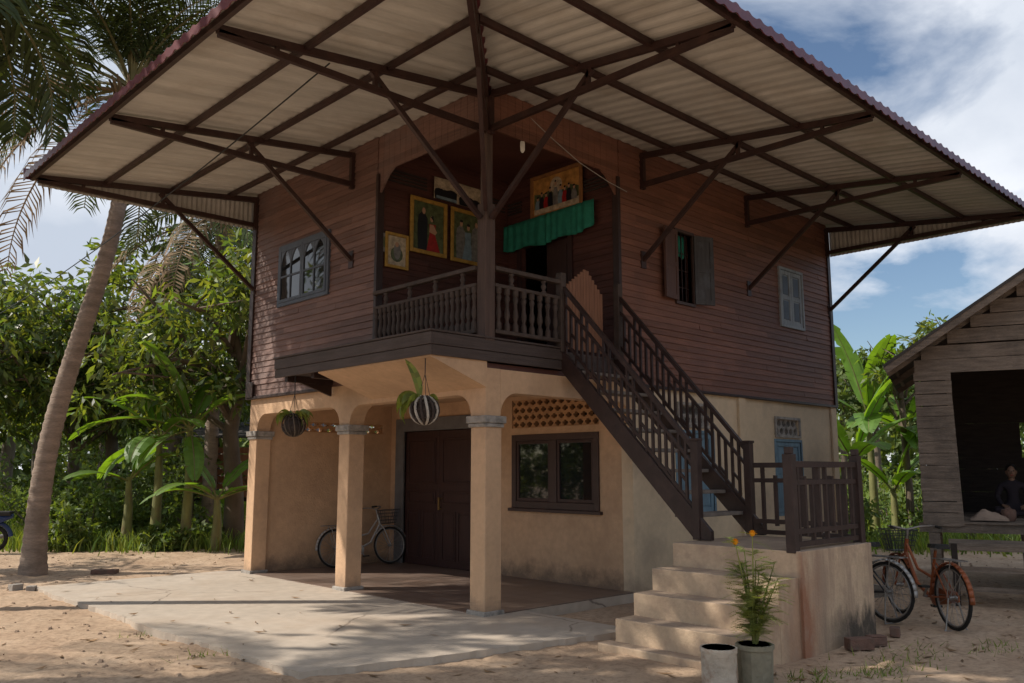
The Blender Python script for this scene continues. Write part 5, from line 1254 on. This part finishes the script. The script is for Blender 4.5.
banana('banana_plant', 'low banana plant half hidden by the landing rail', at(21.5, sidepx(850, 21.5), -.05), 2.0, [(aR, .9, 2.30, 0.35, .9), (aL+.3, 1.1, 2.05, 0.35, .8), (aC, .6, 2.05, 0.34, 1.2), (aC+.8, 1.25, 2.43, 0.36, .5), (aR-.5, 1.3, 2.43, 0.36, .4)], 17, group='banana plants right')
banana('banana_plant', 'banana sucker between the landing and the hut', at(22.0, sidepx(888, 22.0), -.05), 1.3, [(aL+.2, .9, 1.79, 0.27, .9), (aR, 1.0, 1.92, 0.30, .9), (aC, .7, 1.66, 0.27, 1.1), (aC+1, 1.3, 1.79, 0.27, .4)], 19, group='banana plants right')
# shrubs
BS = [(23.0, 50, 1.5, 2.4, 'tall bush seen right behind the leaning palm trunk'), (24.0, 105, 1.6, 2.6, 'tall bush left of the banana clump'), (22.6, 150, 1.3, 2.2, 'tall bush between the banana stems'), (22.8, 200, 1.3, 2.4, 'tall bush behind the rightmost left banana stems'), (26, -15, 1.7, 2.3, 'tall bush at the left picture edge'),
      (19.6, 72, .6, 1.1, 'leafy shrub directly right of the leaning palm foot'), (21.2, 100, .9, 1.5, 'dark shrub in the left undergrowth'), (21.8, 126, .8, .8, 'shrub in front of the short banana plant'), (19.6, 176, .5, .55, 'low shrub at the foot of the banana clump'), (21.3, 222, .8, .7, 'low shrub in front of the timber shed'),
      (27, 150, 1.2, 1.8, 'tall shrub behind the banana stems'), (21, 838, .8, 1.6, 'shrub pressed against the house corner at right'), (25, 880, 1.1, 1.8, 'shrub behind the right banana plants'), (22, 925, 1.0, 1.5, 'shrub at the hut corner post'), (24.5, 975, 1.1, 1.1, 'shrub seen under the hut floor'), (25.0, 1025, 1.2, 1.3, 'shrub behind the hut bench')]
for k, (d, px, r_, h_, lab) in enumerate(BS): bush('shrub', lab, at(d, sidepx(px, d), -.05), r_, h_, 60+k, n=34, per=34, leaf=.17, group='shrubs round the yard')
# far wood and grass, uncountable
def grass():
    g = np.random.default_rng(4); vs_, fs_ = [], []
    def patch(n, d0, d1, s0, s1, h0, h1, edge=None):
        d = g.uniform(d0, d1, n); s = g.uniform(s0, s1, n)*d
        x = CAM2.x+FW2.x*d+RT2.x*s; y = CAM2.y+FW2.y*d+RT2.y*s
        ok = (x+y) > 12.5+g.normal(0, .7, n)
        ok &= ~((x > -1) & (x < 10) & (y > -1) & (y < 7))
        x, y = x[ok], y[ok]; n = len(x); h = g.uniform(h0, h1, n); a = g.uniform(0, 6.28, n); w = g.uniform(.008, .02, n)*(1+h)
        lx, ly = g.normal(0, .35, n)*h, g.normal(0, .35, n)*h
        p = np.stack([x, y, np.full(n, -.08)], 1); sdv = np.stack([np.cos(a)*w, np.sin(a)*w, np.zeros(n)], 1)
        m_ = p+np.stack([lx*.35, ly*.35, h*.6], 1); t_ = p+np.stack([lx, ly, h], 1)
        v = np.stack([p-sdv, p+sdv, m_+sdv*.7, m_-sdv*.7, t_+sdv*.1, t_-sdv*.1], 1).reshape(-1, 3)
        b = sum(len(q) for q in vs_); i = np.arange(n)*6+b
        vs_.append(v); fs_.append(np.stack([i, i+1, i+2, i+3], 1)); fs_.append(np.stack([i+3, i+2, i+4, i+5], 1))
    patch(9000, 17, 24, -.62, -.28, .12, .5); patch(12000, 24, 45, -.62, -.28, .4, 1.1); patch(7000, 17, 26, .36, .66, .12, .5); patch(8000, 26, 45, .36, .66, .4, 1.1)
    o = np_mesh('grass', np.concatenate(vs_), np.concatenate(fs_), 'grass_blade'); tag(o, 'long bright green grass growing beyond the swept yard', 'grass', kind='stuff')
grass()
def far_wood():
    g = np.random.default_rng(9); cs = []; 
    for s in np.arange(-.75, .8, .012):
        d = g.uniform(62, 80); p = at(d, s*d); hh = 5.5+2.2*mnoise.noise(V((s*6, 1, 0)))
        for k in range(6): cs.append((p[0]+g.normal(0, 1.2), p[1]+g.normal(0, 1.2), g.uniform(.3, hh)))
    v, f = leaf_cloud(cs, [1.7]*len(cs), 34, .5, 1.0, .3, .1, 8)
    tag(np_mesh('far_wood', v, f, 'far_leaf'), 'continuous belt of green wood along the horizon', 'wood', kind='stuff')
far_wood()
def plank(mb, o, du, n, a, b, z0, z1, t, jit=.006, slope=0.0):
    """board on the plane through o along du, outward normal n, between a..b"""
    o, du, n = V(o), V(du), V(n); e0, e1, e2, e3 = [random.uniform(-jit, jit) for _ in range(4)]; off = random.uniform(0, .010)
    pts = [o+du*a+n*off+V((0, 0, z0+e0)), o+du*b+n*off+V((0, 0, z0+e1)), o+du*(b+random.uniform(-.015, .015))+n*off+V((0, 0, z1+e2)), o+du*a+n*off+V((0, 0, z1+e3))]
    mb.prism(pts, n*t)
def hut():
    random.seed(12)
    DP = 13.0; A0 = V(at(DP, sidepx(918, DP))); du = (RT2-FW2*.50).normalized(); nb = V((-du.y, du.x, 0))    # nb points away from the camera
    if nb.dot(FW2) < 0: nb = -nb
    nf = -nb; Wd = 4.6; Dp = 3.4; zf = .95; zw = 3.16; zg = 3.44
    t = thing('plank_hut', 'weathered grey plank hut on stilts with an open front under a gable', 'hut', tuple(A0)); B = tuple(A0)
    P = lambda a, b, z: A0+du*a+nb*b+V((0, 0, z))
    for a in (.10, 1.5, 3.0, 4.45):
        for b in (.12, Dp-.15):
            MB().bar(P(a, b, -.15), P(a+random.uniform(-.03, .03), b, zf-.16), .17, .15, up=du).build('stilt', 'hut_wood', t, base=B)
    m = MB()
    m.bar(P(-.1, .06, zf-.09), P(Wd+.1, .06, zf-.09), .09, .13).bar(P(-.1, Dp-.1, zf-.09), P(Wd+.1, Dp-.1, zf-.09), .09, .13)
    for a in np.arange(.05, Wd, .7): m.bar(P(a, .0, zf-.075), P(a, Dp, zf-.075), .07, .09)
    m.build('floor_beam', 'hut_wood', t, base=B)
    f = MB()
    for b in np.arange(-.02, Dp, .17): f.bar(P(-.04, b+.08, zf-.012), P(Wd+.04, b+.08, zf-.012+random.uniform(0, .006)), .16, .03)
    f.build('floor', 'hut_wood', t, base=B)
    # front: planked panel, door jamb, planked gable
    w = MB(); z = zf-.06; k = 0
    while z < zw-.05:
        h = random.uniform(.155, .20); plank(w, A0, du, nf, -.02+random.uniform(-.02, .01), .47, z, min(z+h-.008, zw), .025); z += h
    w.build('front_boards', 'hut_wood', t, base=B)
    MB().bar(P(.47, .02, zf-.05), P(.43, .02, zw-.06), .075, .07, up=du).build('door_post', 'hut_wood', t, base=B)
    g = MB(); z = zw-.02; ap = .667
    while z < zg+Wd*.5*ap-.1:
        h = random.uniform(.19, .24); x0 = max(-.06, (z+h*.6-zg)/ap); x1 = min(Wd+.06, Wd-(z+h*.6-zg)/ap)
        plank(g, A0, du, nf, x0+random.uniform(-.01, .05), x1, z, z+h-.010, .028, .012); z += h
    g.build('gable_boards', 'hut_wood', t, base=B)
    lw = MB(); z = zf
    while z < zw:
        h = random.uniform(.16, .2); plank(lw, A0, nb, -du, 0, Dp, z, min(z+h-.008, zw), .025); z += h
    lw.build('end_boards', 'hut_wood', t, base=B)
    rw = MB(); z = zf
    while z < zw:
        h = random.uniform(.16, .2); plank(rw, P(Wd, 0, 0), nb, du, 0, Dp, z, min(z+h-.008, zw), .025); z += h
    rw.build('end_boards', 'hut_wood', t, base=B)
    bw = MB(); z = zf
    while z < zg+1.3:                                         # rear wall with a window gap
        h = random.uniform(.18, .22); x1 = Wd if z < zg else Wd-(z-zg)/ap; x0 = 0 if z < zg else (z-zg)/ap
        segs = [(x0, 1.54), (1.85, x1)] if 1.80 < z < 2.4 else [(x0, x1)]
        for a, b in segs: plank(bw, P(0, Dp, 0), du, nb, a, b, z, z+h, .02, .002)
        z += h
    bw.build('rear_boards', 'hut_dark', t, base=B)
    r = MB(); ov = .55; zr_ = lambda x: zg+.05+ (x)*ap
    for s in (0, 1):
        X = (lambda x: x) if s == 0 else (lambda x: Wd-x)
        x0, x1 = -.42, Wd/2
        zz = -.0 if s == 0 else .004
        r.prism([P(X(x0), -ov, zr_(x0)+zz), P(X(x1), -ov, zr_(x1)+zz), P(X(x1), -ov, zr_(x1)+.05+zz), P(X(x0), -ov, zr_(x0)+.05+zz)], nb*(Dp+2*ov-.3))
    ro = r.build('roof', 'hut_roof', t, base=B)
    rf = MB()
    for s in (0, 1):
        X = (lambda x: x) if s == 0 else (lambda x: Wd-x)
        for b in (-ov+.04, .04, Dp/2, Dp): rf.bar(P(X(-.40), b, zr_(-.40)-.05), P(X(Wd/2), b, zr_(Wd/2)-.05), .05, .10)
        for x in (-.3, .5, 1.3): rf.bar(P(X(x), -ov+.02, zr_(x)-.0), P(X(x), Dp+.2, zr_(x)-.0), .05, .05)
    rf.build('rafter', 'hut_wood', ro, base=B)
    # plank bed in front of the hut
    bt = thing('plank_bench', 'rough slatted plank bench standing in front of the hut', 'bench', tuple(P(.9, -1.0, 0))); BB = tuple(P(.9, -1.0, 0))
    a0, a1, b0, b1, zt = .28, 2.9, -1.35, -.55, .72
    for a in (a0+.06, a1-.06, 1.36):
        for b in (b0, b1): MB().bar(P(a, b, -.1), P(a, b, zt if a > .5 else zt+.02), .075, .075, up=du).build('leg', 'hut_dark', bt, base=BB)
    MB().bar(P(a0, b0, zt-.03), P(a1, b0, zt-.03), .05, .07).bar(P(a0, b1, zt-.03), P(a1, b1, zt-.03), .05, .07).build('top_rail', 'hut_wood', bt, base=BB)
    MB().bar(P(a0+.1, b0-.01, .42), P(a1, b0-.01, .43), .04, .06).bar(P(a0+.1, b0-.012, .17), P(a1, b0-.012, .15), .04, .06).build('stretcher', 'hut_wood', bt, base=BB)
    sl = MB()
    for k in range(9): sl.bar(P(a0, b0+.05+k*.088, zt+.012), P(a1, b0+.05+k*.088, zt+.012), .07, .025)
    sl.build('slats', 'hut_wood', bt, base=BB)
    # heap of cloth and a pan on the hut floor
    c = P(.84, .30, zf+.02); m = MB(); gz = 13
    for i in range(gz):
        for j in range(gz):
            x, y = (i/(gz-1)-.5), (j/(gz-1)-.5); rr = math.hypot(x, y)
            h = max(0, .15*math.exp(-((x+.15)**2+y*y)*14)+.08*math.exp(-((x-.25)**2+y*y)*18)) + .05*mnoise.noise(V((x*9, y*9, 2)))*(rr < .5)
            m.v.append(tuple(c+du*x*.5+nb*y*.4+V((0, 0, max(.0, h)))))
    for i in range(gz-1):
        for j in range(gz-1): m.f.append((i*gz+j, (i+1)*gz+j, (i+1)*gz+j+1, i*gz+j+1)); m.m.append(0)
    tag(m.build('cloth_heap', 'cream_cloth', None, base=tuple(c), smooth=True), 'crumpled cream cloth heap on the hut floor edge', 'cloth')
    c = P(1.10, .45, zf+.005); tag(MB().lathe([(.07, 0), (.10, .03), (.105, .14), (.09, .17), (.05, .18), (.02, .21)], tuple(c), 12).build('clay_pot', 'brick', None, base=tuple(c), smooth=True), 'small lidded pot beside the cloth heap in the hut', 'pot')
    # person sitting on the hut floor, facing out
    person(P(1.25, 1.75, zf+.005), math.atan2(nf.y, nf.x))
def skin_body(name, verts, edges, radii, matn, parent, root=0, sub=2):
    me = bpy.data.meshes.new(name); me.from_pydata(verts, edges, []); o = bpy.data.objects.new(name, me); COL.objects.link(o); o.parent = parent
    sk = o.modifiers.new('skin', 'SKIN'); sk.use_smooth_shade = True
    for i, r_ in enumerate(radii):
        q = me.skin_vertices[0].data[i]; q.radius = (r_, r_) if not hasattr(r_, '__len__') else r_; q.use_root = (i == root)
    sb = o.modifiers.new('subsurf', 'SUBSURF'); sb.levels = sub; sb.render_levels = sub
    me.materials.append(MATS[matn]); return o
def person(loc, rz):
    t = thing('person', 'person in a dark top sitting on the hut floor by the back opening', 'person', tuple(loc), rz)
    vs_ = [(0, 0, .11), (0, 0, .26), (.02, 0, .42), (.03, 0, .52), (.045, 0, .60),                      # pelvis..neck
           (.02, .16, .50), (.06, .23, .31), (.24, .17, .20), (.02, -.16, .50), (.06, -.23, .31), (.24, -.17, .20),
           (.06, .12, .10), (.33, .27, .13), (.30, -.02, .06), (.06, -.12, .10), (.33, -.27, .13), (.34, .04, .055)]
    ed = [(0, 1), (1, 2), (2, 3), (3, 4), (3, 5), (5, 6), (6, 7), (3, 8), (8, 9), (9, 10), (0, 11), (11, 12), (12, 13), (0, 14), (14, 15), (15, 16)]
    ra = [(.13, .10), (.115, .095), (.13, .10), (.09, .07), .045, .058, .043, .032, .058, .043, .032, .09, .06, .04, .09, .06, .04]
    skin_body('body', vs_, ed, ra, 'dark_shirt', t)
    h = MB().ball((.06, 0, .72), (.085, .073, .112), 18, 14); h.ball((.145, 0, .71), (.02, .014, .022), 8, 6)
    h.ball((.062, .074, .715), (.018, .012, .03), 8, 6).ball((.062, -.074, .715), (.018, .012, .03), 8, 6)
    h.tube([(.045, 0, .58), (.055, 0, .66)], [.046, .044], 10)
    hd = h.build('head', 'skin', t, smooth=True)
    e = MB().ball((.136, .03, .735), (.010, .014, .008), 8, 6).ball((.136, -.03, .735), (.010, .014, .008), 8, 6); e.build('eyes', 'hair', hd)
    MB().ball((.139, 0, .668), (.008, .024, .007), 8, 6).build('mouth', 'pic_red', hd)
    hr = MB(); n = 16
    hr.ball((.038, 0, .752), (.092, .083, .094), 16, 10).ball((-.01, 0, .70), (.06, .07, .08), 12, 8); hr.build('hair', 'hair', t, smooth=True)
    for s in (1, -1):
        c = V((.24, .17*s, .20)); q = MB()
        hv = [tuple(c), tuple(c+V((.05, -.03*s, -.012))), tuple(c+V((.085, -.05*s, -.03)))]; hedges = [(0, 1), (1, 2)]; hr_ = [.026, (.038, .018), (.036, .016)]
        for k, (dx, dy, ln) in enumerate(((.0, .026, .062), (.005, .009, .075), (.003, -.009, .070), (-.004, -.026, .055))):
            b = V(hv[2])+V((dx, dy*s, 0)); i = len(hv); hv += [tuple(b+V((.015, 0, -.004))), tuple(b+V((.015+ln*.5, -.01*s, -.016))), tuple(b+V((.015+ln, -.014*s, -.036)))]; hedges += [(2, i), (i, i+1), (i+1, i+2)]; hr_ += [.009, .008, .0065]
        i = len(hv); b = V(hv[1])+V((0, -.03*s, 0)); hv += [tuple(b), tuple(b+V((.035, -.03*s, -.006))), tuple(b+V((.065, -.035*s, -.014)))]; hedges += [(1, i), (i, i+1), (i+1, i+2)]; hr_ += [.012, .010, .008]
        skin_body('hand', hv, hedges, hr_, 'skin', t, 1, 1)
hut()
def shed():
    d = 23.5; a = V(at(d, sidepx(196, d))); du, nb = RT2, FW2
    t = thing('timber_shed', 'dark timber shed on posts in the trees left of the house', 'shed', tuple(a)); B = tuple(a); P = lambda x, y, z: a+du*x+nb*y+V((0, 0, z))
    for x in (0, 1.0, 2.0, 3.0):
        for y in (0, 2): MB().bar(P(x, y, -.1), P(x, y, 2.7), .11, .11, up=du).build('post', 'hut_dark', t, base=B)
    w = MB(); random.seed(4)
    for z in np.arange(1.0, 2.2, .19): plank(w, P(0, -.06, 0), du, -nb, -.1, 3.1, z, z+.16, .03, .02)
    w.build('wall_boards', 'gate_wood', t, base=B)
    MB().bar(P(-.2, .0, .92), P(3.2, 0, .92), .1, .1).bar(P(-.2, 2, .92), P(3.2, 2, .92), .1, .1).build('floor_beam', 'hut_dark', t, base=B)
    MB().prism([P(-.3, -.6, 2.55), P(-.3, 2.5, 3.1), P(-.3, 2.5, 3.14), P(-.3, -.6, 2.59)], du*3.7).build('roof', 'hut_roof', t, base=B)
    MB().bar(P(0, -.1, .2), P(1.4, -.1, 1.3), .06, .06).bar(P(3, -.1, .3), P(1.8, -.1, 1.3), .06, .06).build('brace', 'hut_wood', t, base=B)
shed()
def pots():
    lx, ly = -.71, -3.65
    b = thing('paint_pot', 'round whitewashed cement pot with peeling base, empty, by the bottom step', 'pot', (lx, ly, -.06)); b.scale = (.9, .9, .95)
    MB().lathe([(.150, 0), (.158, .03), (.160, .30), (.168, .31), (.168, .345), (.150, .345), (.140, .27), (.02, .26)], (0, 0, 0), 28).build('pot_wall', 'pot_paint', b, smooth=True)
    MB().lathe([(.139, .25), (.139, .275)], (0, 0, 0), 24).build('soil', 'soil', b)
    p = thing('planter_pot', 'mossy grey cement pot with dark soil in front of the steps', 'pot', (-.37, -3.78, -.06)); p.scale = (.9, .9, .95)
    MB().lathe([(.155, 0), (.165, .30), (.178, .305), (.178, .345), (.155, .345), (.150, .28), (.02, .27)], (0, 0, 0), 10).build('pot_wall', 'pot_cement', p)
    MB().lathe([(.147, .26), (.147, .295)], (0, 0, 0), 20).build('soil', 'soil', p)
    m = thing('marigold', 'leggy marigold with two orange blooms and yellowing leaves in the cement pot', 'flower', (-.37, -3.78, .23))
    g = np.random.default_rng(21); st = MB(); cs = []; 
    ends = []
    for k in range(14):
        a = k*2.4; l = (.04+.18*g.random()); h = g.uniform(.46, .80) if k > 1 else (.93, .86)[k]
        if k < 2: a, l = (aR*0+math.atan2(RT2.y, RT2.x)+(math.pi if k else .2), (.02, .13)[k])
        p = [V((0, 0, -.02)), V((math.cos(a)*l*.4, math.sin(a)*l*.4, h*.5)), V((math.cos(a)*l, math.sin(a)*l, h))]
        st.tube(p, [.012, .008, .004], 6); ends.append(p)
    st.build('stems', 'marigold_leaf', m)
    v = MB()
    for p in ends:
        for k in range(32):
            q = g.uniform(.22, 1.0); base = p[0].lerp(p[1], q*2) if q < .5 else p[1].lerp(p[2], q*2-1)
            a = g.uniform(0, 6.28); ln = g.uniform(.11, .20); d = V((math.cos(a), math.sin(a), g.uniform(-.15, .6))).normalized(); s = V((-math.sin(a), math.cos(a), 0))
            for j in range(1, 11):                              # pinnate leaflets
                c = base+d*ln*j/10+V((0, 0, -.25*ln*(j/10)**2))
                for sg in (-1, 1):
                    e = c+(s*sg*.75+d*.6).normalized()*ln*.36*(1-.5*abs(j/10-.45)); w = d*ln*.034
                    v.poly([c-w, c+w, e])
            v.poly([base-s*.0025, base+s*.0025, base+d*ln+V((0, 0, -.25*ln))])
    v.build('foliage', 'marigold_leaf', m)
    for k in range(2):
        c = ends[k][2]; fl = MB()
        for r_ in range(5):
            for j in range(13-r_):
                a = 2*math.pi*j/(13-r_)+r_*.4; rr = .045-.007*r_; d = V((math.cos(a), math.sin(a), .2+.35*r_)).normalized(); s = V((-math.sin(a), math.cos(a), 0))*.011; b0 = c+V((0, 0, .006*r_))
                fl.poly([b0, b0+d*rr*.75+s, b0+d*rr+V((0, 0, -.004)), b0+d*rr*.75-s])
        fl.ball((c.x, c.y, c.z+.004), (.024, .024, .022), 10, 6); fl.build('flower_head', 'marigold', m)
pots()
def bricks():
    random.seed(8)
    def one(loc, rz, label, hollow=False, sz=(.20, .10, .075), m='brick', name='brick'):
        mb = MB(); x, y, z = sz[0]/2, sz[1]/2, sz[2]
        if hollow:
            t = .014; mb.box((-x, -y, 0), (x, y, t)).box((-x, -y, z-t), (x, y, z))
            for q in np.linspace(-y, y-t, 3): mb.box((-x, q, t+.0005), (x, q+t, z-t-.0005))
            mb.box((-x, -y+t+.0005, z/2-t/2), (x, y-t-.0005, z/2+t/2)) if False else None
        else:
            n = 5; top = [(-x, -y), (-x*.3, -y*1.05), (x*.4, -y*.97), (x, -y), (x*1.03, y*.2), (x, y), (x*.1, y*1.04), (-x, y*.97)]
            mb.prism([(a, b, 0) for a, b in top], (.004, .003, z))
        o = mb.build(name, m, None, bevel=.006, loc=loc); o.rotation_euler = (0, 0, rz); tag(o, label, 'brick' if name == 'brick' else 'stone'); return o
    one((1.60, -3.76, -.05), R(-35), 'dark weathered brick lying against the foot of the landing', sz=(.26, .12, .11))
    one((1.90, -3.80, -.05), R(-30), 'hollow clay brick with open holes next to the dark brick', True, (.18, .11, .10))
    one((2.55, -3.72, -.05), R(20), 'small dark brick piece between the landing and the bicycles', sz=(.15, .10, .09))
    one((-1.55, 8.05, -.06), R(-40), 'flat dark brick lying right of the leaning palm foot', sz=(.42, .16, .07))
    one((-3.28, 6.62, -.05), R(15), 'squarish grey stone at the far left corner of the slab', sz=(.16, .13, .10), m='stone_grey', name='stone')
    one((-3.12, 6.42, -.05), R(60), 'smaller grey stone beside the slab corner', sz=(.12, .12, .08), m='stone_grey', name='stone')
    one((-.78, -4.35, -.05), R(60), 'broken brick lump beside the mossy pot', sz=(.14, .11, .08)) if False else None
bricks()
def litter():
    g = np.random.default_rng(31); v = []; f = []
    n = 2600; d = g.uniform(7.4, 19, n); s = g.uniform(-.62, .62, n)*d
    x = CAM2.x+FW2.x*d+RT2.x*s; y = CAM2.y+FW2.y*d+RT2.y*s
    keep = ~((x > -3.0) & (x < 9.4) & (y > -1.9) & (y < 6.6)) & ~((x > -.5) & (x < 2.6) & (y > -3.65) & (y < -1.8))
    dens = np.array([mnoise.noise(V((a*.7, b*.7, 5))) for a, b in zip(x, y)]); keep &= (dens > g.uniform(-.5, .6, n))
    vs_ = []; fs_ = []
    for a, b in zip(x[keep], y[keep]):
        r = g.uniform(.008, .03)*g.uniform(.6, 1.3); z = gheight(a, b); an = g.uniform(0, 6.28); i = len(vs_)
        for k in range(5): t = an+k*1.2566; vs_.append((a+r*math.cos(t)*g.uniform(.7, 1.3), b+r*math.sin(t)*g.uniform(.7, 1.3), z-.004))
        for k in range(5): t = an+k*1.2566+.3; vs_.append((a+.65*r*math.cos(t), b+.65*r*math.sin(t), z+r*g.uniform(.45, .9)))
        for k in range(5): fs_.append((i+k, i+(k+1) % 5, i+5+(k+1) % 5, i+5+k))
        fs_.append(tuple(i+5+k for k in range(5)))
    me = bpy.data.meshes.new('pebbles'); me.from_pydata(vs_, [], fs_); me.materials.append(MATS['stone_dirt']); o = bpy.data.objects.new('pebbles', me); COL.objects.link(o)
    tag(o, 'small clods and pebbles scattered over the bare earth', 'pebbles', kind='stuff')
    n = 1700; d = g.uniform(7.6, 20, n); s = g.uniform(-.62, .62, n)*d
    x = CAM2.x+FW2.x*d+RT2.x*s; y = CAM2.y+FW2.y*d+RT2.y*s
    keep = ~((x > -.3) & (x < 9.4) & (y > -1.9) & (y < 6.6)) & ~((x > -.5) & (x < 2.6) & (y > -3.65) & (y < -1.8))
    pr_ = np.where((x > -3) & (y > -1.2), .12, np.where(y > 6, .95, .5)); keep &= g.random(n) < pr_
    x, y = x[keep], y[keep]; vs_ = []
    for a, b in zip(x, y):
        z = .004 if (-3 < a < 0 and -1.0 < b < 6.5) else gheight(a, b)
        L_ = g.uniform(.03, .10); w = L_*g.uniform(.16, .3); t = g.uniform(0, 6.28); c, s_ = math.cos(t), math.sin(t); e = g.uniform(.003, .02)
        vs_ += [(a-c*L_, b-s_*L_, z+e), (a-s_*w, b+c*w, z+.006), (a+c*L_, b+s_*L_, z+e*1.4), (a+s_*w, b-c*w, z+.006)]
    o = np_mesh('leaf_litter', np.array(vs_), np.arange(len(vs_)).reshape(-1, 4), 'dry_leaf'); tag(o, 'dry brown leaves scattered over the yard', 'leaf litter', kind='stuff')
    # low weeds near the landing and slab edge
    vs_ = []; fs_ = []
    for cx, cy, n, rr in ((.9, -4.25, 120, .25), (1.7, -4.2, 90, .3), (.2, -4.0, 110, .2), (2.6, -4.7, 60, .25), (-3.15, 2.0, 30, .12), (-3.2, .4, 30, .12), (.55, -1.95, 40, .15), (3.0, -.12, 0, .1)):
        for _ in range(n):
            a = cx+g.normal(0, rr); b = cy+g.normal(0, rr*.6); z = gheight(a, b)-.01; h = g.uniform(.03, .10); t = g.uniform(0, 6.28); w = .007; i = len(vs_); lx, ly = g.normal(0, .05, 2)
            vs_ += [(a-w*math.cos(t), b-w*math.sin(t), z), (a+w*math.cos(t), b+w*math.sin(t), z), (a+lx, b+ly, z+h)]; fs_.append((i, i+1, i+2))
    o = np_mesh('weeds', np.array(vs_), np.array(fs_), 'grass_blade'); tag(o, 'thin low weeds on the bare earth by the landing', 'weeds', kind='stuff')
mat('stone_dirt', (0.36, 0.26, 0.185), 0.95, 0.3, 6)
litter()
